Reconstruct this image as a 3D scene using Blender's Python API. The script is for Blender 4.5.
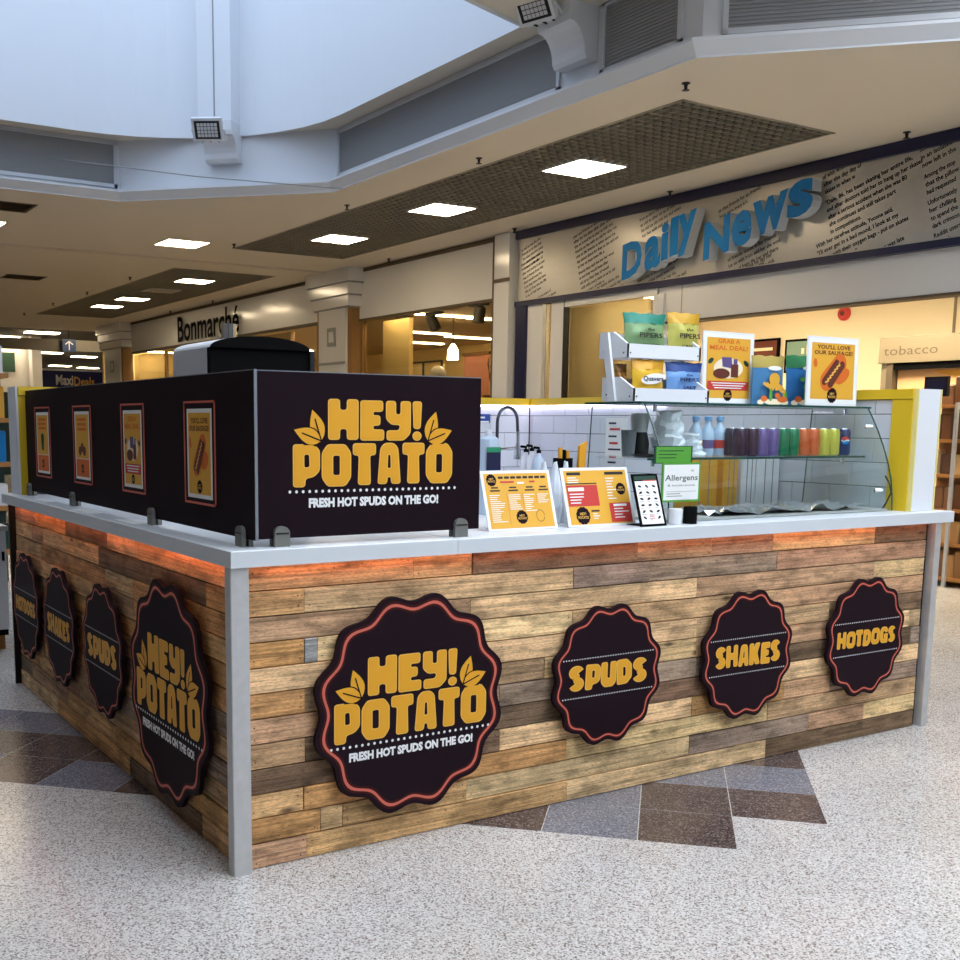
import bpy, bmesh, math, random
from mathutils import Vector, Matrix
for _o in list(bpy.data.objects): bpy.data.objects.remove(_o)
SC = bpy.context.scene
COL = SC.collection
# ------------------------------------------------------------------ camera
FPX, PPX, PPY = 1106.2, 400.0, 586.4
YAW, PITCH, ROLL = -31.534, 8.289, 0.451
CAM = Vector((-1.3873, -3.2891, 1.504))
_a, _b, _r = (math.radians(v) for v in (YAW, PITCH, ROLL))
FW = Vector((-math.sin(_a)*math.cos(_b), math.cos(_a)*math.cos(_b), -math.sin(_b)))
_rt = Vector((math.cos(_a), math.sin(_a), 0)); _up = _rt.cross(FW)
RT = _rt*math.cos(_r) + _up*math.sin(_r)
UP = _up*math.cos(_r) - _rt*math.sin(_r)
cd = bpy.data.cameras.new('camera'); cam = bpy.data.objects.new('camera', cd); COL.objects.link(cam)
cd.sensor_width = 36; cd.lens = 36*FPX/960; cd.shift_x = (480-PPX)/960; cd.shift_y = (PPY-480)/960
cd.clip_start = .05; cd.clip_end = 200
M = Matrix((RT, UP, -FW)).transposed().to_4x4(); M.translation = CAM
cam.matrix_world = M
SC.camera = cam
def at(px, py, **k):
    """a photo pixel turned into the point where its ray meets the plane X=, Y= or Z="""
    d = FW + RT*((px-PPX)/FPX) + UP*((PPY-py)/FPX)
    (ax, v), = k.items(); i = 'XYZ'.index(ax)
    return CAM + d*((v-CAM[i])/d[i])
# ------------------------------------------------------------------ world, exposure
W = bpy.data.worlds.new('overcast_sky'); SC.world = W; W.use_nodes = True
bg = W.node_tree.nodes['Background']; bg.inputs[0].default_value = (.82, .90, 1.0, 1); bg.inputs[1].default_value = 5.2
vs = SC.view_settings
vs.view_transform = 'Standard'; vs.look = 'None'; vs.gamma = 1; vs.use_curve_mapping = False; vs.exposure = 0.14
def portal(x0, x1, y0, y1, z):
    l = bpy.data.lights.new('skylight_portal', 'AREA'); l.shape = 'RECTANGLE'; l.size = x1-x0; l.size_y = y1-y0
    l.cycles.is_portal = True
    o = bpy.data.objects.new('skylight_portal', l); COL.objects.link(o); o.location = ((x0+x1)/2, (y0+y1)/2, z)
portal(-3.0, 4.0, 2.4, 8.6, 8.98)
portal(-.5, 5.3, -8.2, 1.0, 6.48)
# ------------------------------------------------------------------ materials
def lin(c):
    return tuple(((v/255)/12.92 if v/255 <= .04045 else ((v/255+.055)/1.055)**2.4) for v in c) + (1,)
MATS = {}
def mat(name, rgb=(200,200,200), rough=.6, metal=0, emit=None, es=0, noise=0, nscale=30, bump=0, spec=.5, alpha=None):
    if name in MATS: return MATS[name]
    m = bpy.data.materials.new(name); m.use_nodes = True; MATS[name] = m
    nt = m.node_tree; b = nt.nodes['Principled BSDF']
    b.inputs['Base Color'].default_value = lin(rgb); b.inputs['Roughness'].default_value = rough
    b.inputs['Metallic'].default_value = metal; b.inputs['Specular IOR Level'].default_value = spec
    if emit is not None:
        b.inputs['Emission Color'].default_value = lin(emit); b.inputs['Emission Strength'].default_value = es
    if noise or bump:
        tc = nt.nodes.new('ShaderNodeNewGeometry')
        n = nt.nodes.new('ShaderNodeTexNoise'); n.inputs['Scale'].default_value = nscale; n.inputs['Detail'].default_value = 4
        nt.links.new(tc.outputs['Position'], n.inputs['Vector'])
        if noise:
            mx = nt.nodes.new('ShaderNodeMix'); mx.data_type = 'RGBA'; mx.blend_type = 'MULTIPLY'
            rp = nt.nodes.new('ShaderNodeValToRGB'); rp.color_ramp.elements[0].position = .3; rp.color_ramp.elements[1].position = .75
            rp.color_ramp.elements[0].color = (1-noise,)*3+(1,); rp.color_ramp.elements[1].color = (1,1,1,1)
            nt.links.new(n.outputs['Fac'], rp.inputs['Fac'])
            mx.inputs[0].default_value = 1; mx.inputs[6].default_value = lin(rgb); nt.links.new(rp.outputs['Color'], mx.inputs[7])
            nt.links.new(mx.outputs[2], b.inputs['Base Color'])
        if bump:
            bp = nt.nodes.new('ShaderNodeBump'); bp.inputs['Strength'].default_value = bump; bp.inputs['Distance'].default_value = .002
            nt.links.new(n.outputs['Fac'], bp.inputs['Height']); nt.links.new(bp.outputs['Normal'], b.inputs['Normal'])
    return m
def glass(name, tint=(235,245,242), refl=1.0):
    if name in MATS: return MATS[name]
    m = bpy.data.materials.new(name); m.use_nodes = True; MATS[name] = m; nt = m.node_tree
    nt.nodes.remove(nt.nodes['Principled BSDF']); out = nt.nodes['Material Output']
    t = nt.nodes.new('ShaderNodeBsdfTransparent'); t.inputs[0].default_value = lin(tint)
    g = nt.nodes.new('ShaderNodeBsdfGlossy'); g.inputs['Roughness'].default_value = .02
    f = nt.nodes.new('ShaderNodeLayerWeight'); f.inputs[0].default_value = .5
    pw = nt.nodes.new('ShaderNodeMath'); pw.operation = 'POWER'; pw.inputs[1].default_value = 4.5
    ad = nt.nodes.new('ShaderNodeMath'); ad.operation = 'MULTIPLY_ADD'; ad.inputs[1].default_value = .95; ad.inputs[2].default_value = .045
    nt.links.new(f.outputs['Facing'], pw.inputs[0]); nt.links.new(pw.outputs[0], ad.inputs[0])
    ma = nt.nodes.new('ShaderNodeMath'); ma.operation = 'MULTIPLY'; ma.inputs[1].default_value = refl; ma.use_clamp = True
    mx = nt.nodes.new('ShaderNodeMixShader')
    nt.links.new(ad.outputs[0], ma.inputs[0]); nt.links.new(ma.outputs[0], mx.inputs[0]); nt.links.new(t.outputs[0], mx.inputs[1]); nt.links.new(g.outputs[0], mx.inputs[2])
    nt.links.new(mx.outputs[0], out.inputs[0])
    return m
def wood_mat():
    m = bpy.data.materials.new('pallet_wood'); m.use_nodes = True; MATS['pallet_wood'] = m; nt = m.node_tree; N = nt.nodes.new; L = nt.links.new
    b = nt.nodes['Principled BSDF']; b.inputs['Roughness'].default_value = .72; b.inputs['Specular IOR Level'].default_value = .25
    g = N('ShaderNodeNewGeometry'); oi = N('ShaderNodeObjectInfo'); sp = N('ShaderNodeSeparateXYZ'); L(g.outputs['Position'], sp.inputs[0])
    al = N('ShaderNodeMath'); al.operation = 'ADD'; L(sp.outputs[0], al.inputs[0]); L(sp.outputs[1], al.inputs[1])
    def vec(sa, sz):
        c = N('ShaderNodeCombineXYZ')
        a_ = N('ShaderNodeMath'); a_.operation = 'MULTIPLY'; a_.inputs[1].default_value = sa; L(al.outputs[0], a_.inputs[0])
        z_ = N('ShaderNodeMath'); z_.operation = 'MULTIPLY'; z_.inputs[1].default_value = sz; L(sp.outputs[2], z_.inputs[0])
        r_ = N('ShaderNodeMath'); r_.operation = 'MULTIPLY'; r_.inputs[1].default_value = 57.; L(oi.outputs['Random'], r_.inputs[0])
        L(a_.outputs[0], c.inputs[0]); L(z_.outputs[0], c.inputs[1]); L(r_.outputs[0], c.inputs[2]); return c.outputs[0]
    def ramp(fac, p0, c0, p1, c1):
        r = N('ShaderNodeValToRGB'); e = r.color_ramp.elements; e[0].position = p0; e[0].color = (c0,)*3+(1,); e[1].position = p1; e[1].color = (c1,)*3+(1,)
        L(fac, r.inputs[0]); return r.outputs[0]
    def mul(a, c, f=1.):
        x = N('ShaderNodeMix'); x.data_type = 'RGBA'; x.blend_type = 'MULTIPLY'; x.inputs[0].default_value = f; L(a, x.inputs[6]); L(c, x.inputs[7]); return x.outputs[2]
    n1 = N('ShaderNodeTexNoise'); n1.inputs['Scale'].default_value = 1; n1.inputs['Detail'].default_value = 7; n1.inputs['Roughness'].default_value = .62; n1.inputs['Distortion'].default_value = .9; L(vec(1.5, 85), n1.inputs['Vector'])
    n2 = N('ShaderNodeTexNoise'); n2.inputs['Scale'].default_value = 1; n2.inputs['Detail'].default_value = 3; L(vec(4, 9), n2.inputs['Vector'])
    n3 = N('ShaderNodeTexNoise'); n3.inputs['Scale'].default_value = 1; n3.inputs['Detail'].default_value = 2; L(vec(60, 260), n3.inputs['Vector'])
    v = N('ShaderNodeTexVoronoi'); v.inputs['Scale'].default_value = 1; L(vec(3.2, 9), v.inputs['Vector'])
    c = mul(oi.outputs['Color'], ramp(n1.outputs['Fac'], .34, .52, .60, 1.16))
    c = mul(c, ramp(n2.outputs['Fac'], .3, .66, .62, 1.14))
    c = mul(c, ramp(n3.outputs['Fac'], .3, .70, .58, 1.10))
    c = mul(c, ramp(v.outputs['Distance'], .04, .28, .12, 1.))
    v2 = N('ShaderNodeTexVoronoi'); v2.inputs['Scale'].default_value = 1; L(vec(22, 55), v2.inputs['Vector']); c = mul(c, ramp(v2.outputs['Distance'], .05, .35, .12, 1.))
    n4 = N('ShaderNodeTexNoise'); n4.inputs['Scale'].default_value = 1; n4.inputs['Detail'].default_value = 6; L(vec(9, 26), n4.inputs['Vector']); c = mul(c, ramp(n4.outputs['Fac'], .34, .60, .50, 1.))
    L(c, b.inputs['Base Color'])
    bp = N('ShaderNodeBump'); bp.inputs['Strength'].default_value = .35; bp.inputs['Distance'].default_value = .003
    L(n1.outputs['Fac'], bp.inputs['Height']); L(bp.outputs['Normal'], b.inputs['Normal'])
    return m
def terrazzo(name, base, chips, scale=170, rough=.22):
    m = bpy.data.materials.new(name); m.use_nodes = True; MATS[name] = m; nt = m.node_tree; N = nt.nodes.new; L = nt.links.new
    b = nt.nodes['Principled BSDF']; b.inputs['Roughness'].default_value = rough; b.inputs['Specular IOR Level'].default_value = .45
    g = N('ShaderNodeNewGeometry'); v = N('ShaderNodeTexVoronoi'); v.inputs['Scale'].default_value = scale; L(g.outputs['Position'], v.inputs['Vector'])
    sx = N('ShaderNodeSeparateColor'); L(v.outputs['Color'], sx.inputs[0])
    r = N('ShaderNodeValToRGB'); r.color_ramp.interpolation = 'CONSTANT'; e = r.color_ramp.elements
    e[0].position = 0; e[0].color = lin(base); e[1].position = .52; e[1].color = lin(chips[0])
    for p, c in zip((.68, .80, .91), chips[1:]):
        q = e.new(p); q.color = lin(c)
    L(sx.outputs[0], r.inputs[0])
    n = N('ShaderNodeTexNoise'); n.inputs['Scale'].default_value = 1.3; n.inputs['Detail'].default_value = 3; L(g.outputs['Position'], n.inputs['Vector'])
    r2 = N('ShaderNodeValToRGB'); r2.color_ramp.elements[0].position = .3; r2.color_ramp.elements[0].color = (.86,.85,.83,1); r2.color_ramp.elements[1].position = .7
    L(n.outputs['Fac'], r2.inputs[0])
    x = N('ShaderNodeMix'); x.data_type = 'RGBA'; x.blend_type = 'MULTIPLY'; x.inputs[0].default_value = 1; L(r.outputs[0], x.inputs[6]); L(r2.outputs[0], x.inputs[7])
    L(x.outputs[2], b.inputs['Base Color'])
    return m
wood_mat()
terrazzo('terrazzo_light', (200,197,194), [(158,152,147),(216,214,211),(122,112,106),(178,168,160)], 200)
terrazzo('terrazzo_brown', (78,66,64), [(104,90,86),(58,48,48),(128,116,110),(90,80,80)])
terrazzo('terrazzo_grey', (112,114,124), [(134,136,146),(92,92,102),(150,150,156),(104,100,106)])
mat('joint', (150,148,146), .8)
mat('ceiling_paint', (216,206,190), .85); mat('wall_white', (224,226,230), .8, noise=.05, nscale=2); mat('drum_white', (228,232,238), .85)
mat('fascia_white', (222,221,219), .16); mat('trim_white', (216,218,222), .45); mat('louvre_grey', (146,146,146), .7); mat('louvre_white', (206,207,210), .5)
mat('dark_void', (26,25,24), .95); mat('lattice', (146,137,119), .7); mat('metal_brown', (92,78,58), .7); mat('bronze', (140,104,58), .6)
mat('lamp_panel', (255,255,255), .5, emit=(255,230,190), es=26.0); mat('lamp_off', (196,186,170), .6)
mat('lamp_warm', (255,255,255), .5, emit=(255,240,208), es=34.0)
mat('black_metal', (26,26,26), .5, .3); mat('black', (12,11,12), .9, spec=.08); mat('navy', (22,24,62), .35); mat('cream_wall', (238,222,190), .8); mat('cream_panel', (132,118,94), .7)
mat('counter_white', (210,215,220), .32, noise=.03, nscale=6); mat('steel', (206,206,206), .4, .45, noise=.12, nscale=25); mat('chrome', (220,222,226), .12, 1.0)
mat('panel_dark', (28,15,22), .6, spec=.08); mat('panel_edge', (150,156,166), .35, .6); mat('clamp_grey', (122,122,116), .5, .4)
mat('sign_board', (30,16,24), .6, spec=.1); mat('sign_red', (62,20,20), .6, spec=.15); mat('coral', (206,98,80), .5); mat('gold', (226,160,28), .5); mat('gold_light', (238,184,84), .5)
mat('white_print', (232,232,232), .6); mat('black_print', (30,24,22), .6); mat('orange_print', (214,104,30), .6); mat('red_print', (196,56,48), .6); mat('brown_print', (96,40,26), .6)
mat('yellow_paint', (222,186,30), .42); mat('tile_white', (216,219,226), .14); mat('grout_dark', (52,54,60), .9)
mat('plastic_white', (226,228,232), .4); mat('yellow_print', (224,166,54), .5); mat('paper_white', (236,236,234), .6); mat('green', (86,158,58), .5); mat('green_dark', (24,62,46), .5)
mat('led_orange', (255,140,90), .5, emit=(255,140,84), es=26); mat('led_white', (255,255,255), .5, emit=(232,220,255), es=9)
mat('shop_blue', (34,122,190), .6, spec=.15); mat('letter_return', (206,214,222), .4); mat('news_silver', (188,184,176), .3, .25)
glass('shop_glass', (226,222,210), .6); glass('case_glass', (250,253,252), .7); glass('glass_edge', (70,110,100), 1.0)
mat('glass_green_edge', (38,74,66), .2)
# ------------------------------------------------------------------ geometry helpers
class F:                                            # a flat frame: origin, u (reading direction), v (up), n (out)
    def __init__(s, o, u, v, n=None):
        s.o, s.u, s.v = Vector(o), Vector(u).normalized(), Vector(v).normalized()
        s.n = Vector(n).normalized() if n else s.u.cross(s.v)
    def p(s, a, b, h=0): return s.o + s.u*a + s.v*b + s.n*h
    def sub(s, a, b, h=0, rot=0):
        c, q = math.cos(rot), math.sin(rot)
        return F(s.p(a, b, h), s.u*c+s.v*q, s.v*c-s.u*q, s.n)
def wloc(o):
    v = Vector((0,0,0))
    while o: v = v + o.location; o = o.parent
    return v
class MB:
    def __init__(s): s.v, s.f, s.lift = [], [], 0
    def face(s, pts):
        i = len(s.v); s.v += [Vector(p) for p in pts]; s.f.append(tuple(range(i, i+len(pts)))); return s
    def hexa(s, P):                                 # 8 points: bottom 4 (ccw), top 4
        i = len(s.v); s.v += [Vector(p) for p in P]
        s.f += [tuple(i+k for k in q) for q in ((3,2,1,0),(4,5,6,7),(0,1,5,4),(1,2,6,5),(2,3,7,6),(3,0,4,7))]; return s
    def box(s, x0, x1, y0, y1, z0, z1):
        return s.hexa([(x0,y0,z0),(x1,y0,z0),(x1,y1,z0),(x0,y1,z0),(x0,y0,z1),(x1,y0,z1),(x1,y1,z1),(x0,y1,z1)])
    def cham(s, x0, x1, y0, y1, z0, z1, c):         # box with chamfered vertical and top edges
        def ring(z, i): return [(x0+c+i,y0+i,z),(x1-c-i,y0+i,z),(x1-i,y0+c+i,z),(x1-i,y1-c-i,z),(x1-c-i,y1-i,z),(x0+c+i,y1-i,z),(x0+i,y1-c-i,z),(x0+i,y0+c+i,z)]
        return s.loft([ring(z0,0), ring(z1-c,0), ring(z1,c)], caps=True)
    def fbox(s, fr, a0, a1, b0, b1, h0, h1):        # box in a frame
        P = lambda a,b,h: fr.p(a,b,h)
        return s.hexa([P(a0,b0,h0),P(a1,b0,h0),P(a1,b1,h0),P(a0,b1,h0),P(a0,b0,h1),P(a1,b0,h1),P(a1,b1,h1),P(a0,b1,h1)])
    def plank(s, fr, a0, a1, b0, b1, h0, h1, c=.0015):
        P = lambda a,b,h: fr.p(a,b,h); i = len(s.v)
        s.v += [P(a0,b0,h0),P(a1,b0,h0),P(a1,b1,h0),P(a0,b1,h0),P(a0,b0,h1-c),P(a1,b0,h1-c),P(a1,b1,h1-c),P(a0,b1,h1-c),P(a0+c,b0+c,h1),P(a1-c,b0+c,h1),P(a1-c,b1-c,h1),P(a0+c,b1-c,h1)]
        for o in (0, 4):
            for k in range(4): s.f.append((i+o+k, i+o+(k+1)%4, i+o+4+(k+1)%4, i+o+4+k))
        s.f += [(i+3,i+2,i+1,i), (i+8,i+9,i+10,i+11)]; return s
    def loft(s, rings, caps=True, close=True):
        i = len(s.v); n = len(rings[0])
        for r in rings: s.v += [Vector(p) for p in r]
        for k in range(len(rings)-1):
            for j in range(n if close else n-1):
                a = i+k*n+j; b = i+k*n+(j+1)%n; s.f.append((a, b, b+n, a+n))
        if caps: s.f += [tuple(i+j for j in range(n))[::-1], tuple(i+(len(rings)-1)*n+j for j in range(n))]
        return s
    def prism(s, fr, poly, h0, h1):
        return s.loft([[fr.p(a,b,h0) for a,b in poly], [fr.p(a,b,h1) for a,b in poly]])
    def flat(s, fr, poly, h=0): return s.face([fr.p(a,b,h) for a,b in poly])
    def rect(s, fr, a0, a1, b0, b1, h=0): return s.flat(fr, [(a0,b0),(a1,b0),(a1,b1),(a0,b1)], h)
    def disc(s, fr, a, b, r, h=0, n=16, ry=None):
        ry = ry or r; return s.flat(fr, [(a+r*math.cos(2*math.pi*k/n), b+ry*math.sin(2*math.pi*k/n)) for k in range(n)], h)
    def tube(s, path, r, n=8, caps=True):
        path = [Vector(p) for p in path]; rings = []
        ref = None
        for k, p in enumerate(path):
            t = (path[min(k+1,len(path)-1)] - path[max(k-1,0)]).normalized()
            if ref is None: ref = t.orthogonal().normalized()
            a = (ref - t*ref.dot(t)).normalized(); b = t.cross(a); ref = a
            rr = r[k] if isinstance(r, (list, tuple)) else r
            rings.append([p + a*rr*math.cos(2*math.pi*j/n) + b*rr*math.sin(2*math.pi*j/n) for j in range(n)])
        return s.loft(rings, caps)
    def lathe(s, c, prof, n=20):
        c = Vector(c)
        return s.loft([[c+Vector((r*math.cos(2*math.pi*j/n), r*math.sin(2*math.pi*j/n), z)) for j in range(n)] for r, z in prof])
    def stroke(s, fr, pts, w, h=0, caps=True):      # a flat ribbon with round ends and joints
        pts = [Vector((x,y)) for x,y in pts]
        for k in range(len(pts)-1):
            d = pts[k+1]-pts[k]
            if d.length < 1e-9: continue
            nn = Vector((-d.y, d.x)).normalized()*w/2
            s.lift += 1.2e-5; s.flat(fr, [tuple(pts[k]-nn), tuple(pts[k+1]-nn), tuple(pts[k+1]+nn), tuple(pts[k]+nn)], h+s.lift)
        for k, q in enumerate(pts):
            if caps or 0 < k < len(pts)-1: s.lift += 1.2e-5; s.disc(fr, q.x, q.y, w/2, h+s.lift, 14)
        return s
    def build(s, name, material, parent=None, base=None, smooth=False):
        me = bpy.data.meshes.new(name)
        if base is not None: off = Vector(base)
        elif parent is not None: off = wloc(parent)
        else:
            xs = [v.x for v in s.v]; ys = [v.y for v in s.v]; off = Vector(((min(xs)+max(xs))/2, (min(ys)+max(ys))/2, min(v.z for v in s.v)))
        me.from_pydata([v-off for v in s.v], [], s.f)
        me.materials.append(MATS[material] if isinstance(material, str) else material)
        if smooth:
            for p_ in me.polygons: p_.use_smooth = True
            try: me.set_sharp_from_angle(angle=math.radians(38))
            except Exception: pass
        o = bpy.data.objects.new(name, me); COL.objects.link(o)
        if parent is not None: o.parent = parent; o.location = off - wloc(parent)
        else: o.location = off
        return o
def tag(o, label=None, cat=None, group=None, kind=None):
    if label: o['label'] = label
    if cat: o['category'] = cat
    if group: o['group'] = group
    if kind: o['kind'] = kind
    return o
def empty(name, loc, label=None, cat=None, group=None, kind=None):
    o = bpy.data.objects.new(name, None); COL.objects.link(o); o.location = loc; o.empty_display_size = .05
    return tag(o, label, cat, group, kind)
def fixnormals(o):
    bm = bmesh.new(); bm.from_mesh(o.data); bmesh.ops.recalc_face_normals(bm, faces=bm.faces); bm.to_mesh(o.data); bm.free(); return o
def poly_holes(outer, holes, z, down=True):         # flat polygon with holes, as MB
    bm = bmesh.new(); ed = []
    for ring in [outer]+holes:
        vs_ = [bm.verts.new((x,y,z)) for x,y in ring]
        for k in range(len(vs_)): ed.append(bm.edges.new((vs_[k], vs_[(k+1)%len(vs_)])))
    bmesh.ops.triangle_fill(bm, use_beauty=True, use_dissolve=False, edges=ed)
    bm.verts.index_update(); mb = MB(); mb.v = [v.co.copy() for v in bm.verts]
    for f in bm.faces:
        idx = [v.index for v in f.verts]
        if (f.normal.z > 0) == down: idx = idx[::-1]
        mb.f.append(tuple(idx))
    bm.free(); return mb
# text from the built-in font, as flat (or extruded) geometry in a frame
_tc = {}
def text_geo(txt, bold=0, ext=0, res=2):
    key = (txt, bold, ext, res)
    if key in _tc: return _tc[key]
    c = bpy.data.curves.new('t', 'FONT'); c.body = txt; c.size = 1; c.offset = bold; c.extrude = ext; c.resolution_u = res; c.fill_mode = 'FRONT' if not ext else 'BOTH'
    o = bpy.data.objects.new('t', c); COL.objects.link(o)
    me = o.to_mesh(); V = [v.co.copy() for v in me.vertices]; P = [tuple(p_.vertices) for p_ in me.polygons]
    o.to_mesh_clear(); bpy.data.objects.remove(o); bpy.data.curves.remove(c)
    _tc[key] = (V, P); return _tc[key]
def text(mb, fr, txt, a, b, height, width=None, h=0, bold=0, align='L', cap=.73, maxw=None):
    """baseline-left at (a,b); height = cap height; width fits the whole line"""
    V, P = text_geo(txt, bold)
    if not V: return mb
    x0 = min(v.x for v in V); x1 = max(v.x for v in V)
    sy = height/cap; sx = (width/(x1-x0)) if width else sy
    if maxw and (x1-x0)*sx > maxw: sx = maxw/(x1-x0)
    w = (x1-x0)*sx
    o = a - (0 if align == 'L' else w/2 if align == 'C' else w)
    i = len(mb.v)
    mb.v += [fr.p(o+(v.x-x0)*sx, b+v.y*sy, h) for v in V]; mb.f += [tuple(i+k for k in p_) for p_ in P]
    return mb
# chunky rounded lettering: filled outlines with rounded corners
def arc(cx, cy, rx, ry, a0, a1, n=8):
    return [(cx+rx*math.cos(math.radians(a0+(a1-a0)*k/n)), cy+ry*math.sin(math.radians(a0+(a1-a0)*k/n))) for k in range(n+1)]
def ribbon(pts, w):
    P = [Vector(p) for p in pts]; L_, R_ = [], []
    for k, p in enumerate(P):
        t = (P[min(k+1,len(P)-1)]-P[max(k-1,0)]).normalized(); n = Vector((-t.y,t.x))*w/2; L_.append(tuple(p+n)); R_.append(tuple(p-n))
    return L_+R_[::-1]
GLY = {
 'H': (.74, [[(0,0),(0,1),(.28,1),(.28,.73),(.46,.73),(.46,1),(.74,1),(.74,0),(.46,0),(.46,.27),(.28,.27),(.28,0)]]),
 'h': (.72, [[(0,0),(0,1),(.25,1),(.25,.64),(.47,.64),(.47,1),(.72,1),(.72,0),(.47,0),(.47,.36),(.25,.36),(.25,0)]]),
 'o': (.74, [[(.16,0),(0,.2),(0,.8),(.16,1),(.58,1),(.74,.8),(.74,.2),(.58,0)], [(.25,.28),(.25,.72),(.49,.72),(.49,.28)]]),
 'a': (.66, [[(0,0),(.12,.9),(.22,1),(.44,1),(.54,.9),(.66,0),(.42,0),(.40,.17),(.26,.17),(.24,0)], [(.27,.36),(.29,.70),(.37,.70),(.39,.36)]]),
 'E': (.60, [[(0,0),(0,1),(.57,1),(.57,.73),(.32,.73),(.32,.63),(.50,.63),(.50,.38),(.32,.38),(.32,.27),(.60,.27),(.60,0)]]),
 'Y': (.64, [[(0,1),(.25,1),(.25,.66),(.38,.66),(.38,1),(.64,1),(.64,.18),(.46,0),(.02,0),(.02,.25),(.34,.25),(.37,.40),(.14,.40),(0,.54)]]),
 '!': (.24, [[(.03,.30),(0,1),(.24,1),(.21,.30)], arc(.12,.11,.115,.115,0,345,14)]),
 'P': (.64, [[(0,0),(0,1),(.50,1),(.64,.86),(.64,.38),(.50,.24),(.29,.20),(.28,0)], [(.26,.77),(.39,.77),(.40,.46),(.26,.45)]]),
 'O': (.72, [[(.14,0),(0,.2),(0,.8),(.14,1),(.58,1),(.72,.8),(.72,.2),(.58,0)], [(.27,.26),(.27,.74),(.45,.74),(.45,.26)]]),
 'T': (.58, [[(0,1),(.58,1),(.58,.72),(.43,.72),(.45,0),(.13,0),(.15,.72),(0,.72)]]),
 'A': (.60, [[(0,0),(.07,.88),(.18,1),(.42,1),(.53,.88),(.60,0),(.36,0),(.345,.17),(.255,.17),(.24,0)], [(.25,.38),(.265,.72),(.335,.72),(.35,.38)]]),
 'S': (.62, [ribbon(arc(.31,.725,.17,.135,20,270,14)[:-1]+arc(.31,.275,.17,.135+.18*0,90,-160,14) if False else arc(.31,.735,.175,.13,15,265,14)+arc(.31,.27,.175,.135,85,-165,14), .27)]),
 'U': (.66, [[(0,1),(.26,1),(.26,.34),(.40,.34),(.40,1),(.66,1),(.66,.18),(.52,0),(.14,0),(0,.18)]]),
 'D': (.66, [[(0,0),(0,1),(.44,1),(.66,.76),(.66,.24),(.44,0)], [(.26,.30),(.26,.70),(.37,.70),(.40,.62),(.40,.38),(.37,.30)]]),
 'K': (.68, [[(0,0),(0,1),(.27,1),(.27,.70),(.38,1),(.68,1),(.50,.52),(.68,0),(.38,0),(.27,.32),(.27,0)]]),
 'G': (.68, [[(.16,0),(0,.2),(0,.8),(.16,1),(.5,1),(.66,.84),(.66,.66),(.42,.66),(.40,.75),(.28,.75),(.26,.68),(.26,.32),(.30,.25),(.41,.25),(.41,.34),(.34,.34),(.34,.56),(.68,.56),(.68,0)]])}
def area2(p): return sum(p[k-1][0]*p[k][1]-p[k][0]*p[k-1][1] for k in range(len(p)))/2
def fillet(p, r, n=4):
    out = []
    for k in range(len(p)):
        A, B, C = Vector(p[k-1]), Vector(p[k]), Vector(p[(k+1)%len(p)]); e1, e2 = A-B, C-B
        if e1.length < 1e-6 or e2.length < 1e-6: continue
        rr = min(r, .48*e1.length, .48*e2.length)
        P0, P2 = B+e1.normalized()*rr, B+e2.normalized()*rr
        for i in range(n+1):
            t = i/n; out.append(tuple(P0*(1-t)**2+B*2*t*(1-t)+P2*t*t))
    return out
def grow_poly(p, d):                                  # + d = outwards for a solid
    p = [q for k, q in enumerate(p) if (Vector(q)-Vector(p[k-1])).length > 1e-5]
    sg = 1 if area2(p) > 0 else -1; out = []
    for k in range(len(p)):
        a, b, c = Vector(p[k-1]), Vector(p[k]), Vector(p[(k+1)%len(p)]); e1, e2 = (b-a).normalized(), (c-b).normalized()
        m_ = Vector((e1.y,-e1.x))+Vector((e2.y,-e2.x))
        m_ = m_.normalized() if m_.length > 1e-6 else Vector((e1.y,-e1.x))
        out.append(tuple(b+m_*(d*sg/max(.5, m_.dot(Vector((e1.y,-e1.x)))))))
    return out
def fill2d(loops):
    bm = bmesh.new(); ed = []
    for ring_ in loops:
        vs_ = [bm.verts.new((x,y,0)) for x,y in ring_]
        for k in range(len(vs_)): ed.append(bm.edges.new((vs_[k], vs_[(k+1)%len(vs_)])))
    bmesh.ops.triangle_fill(bm, use_beauty=True, use_dissolve=False, edges=ed); bm.verts.index_update()
    V = [(v.co.x,v.co.y) for v in bm.verts]; T = []
    for f in bm.faces:
        i = [v.index for v in f.verts]; T.append(tuple(i if f.normal.z > 0 else i[::-1]))
    bm.free(); return V, T
_gc = {}
def glyph_mesh(ch, r, grow):
    key = (ch, r, grow)
    if key not in _gc:
        loops = [q if len(q) > 16 and ch in 'S' else (fillet(q, r if k == 0 else r*.75) if not (ch == '!' and k == 1) else q) for k, q in enumerate(GLY[ch][1])]
        if ch == 'S': loops = [fillet(loops[0], r*.5, 3) if False else loops[0]]
        if ch == '!': pr = [fill2d([grow_poly(q, grow) if grow else q]) for q in loops]
        else:
            solid = [grow_poly(q, grow*(1 if k == 0 else -1)) if grow else q for k, q in enumerate(loops)]; pr = [fill2d(solid)]
        _gc[key] = pr
    return _gc[key]
def chunky(fr, txt, cx, b, height, r=.06, h=0, gap=.07, total=None, dz=None, grow=0, tilt=None):
    mb = MB(); w = sum(GLY[c][0] for c in txt)+gap*(len(txt)-1)
    k = total/w if total else height; x = cx-(w*k)/2
    for i, c in enumerate(txt):
        dy = dz[i]*height if dz else 0; sf = fr.sub(x, b+dy, 0, math.radians(tilt[i] if tilt else 0))
        for V, T in glyph_mesh(c, r, grow):
            o = len(mb.v); mb.v += [sf.p(x_*k, y_*height, h) for x_, y_ in V]; mb.f += [tuple(o+j for j in t) for t in T]
        x += (GLY[c][0]+gap)*k
    return mb
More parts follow.
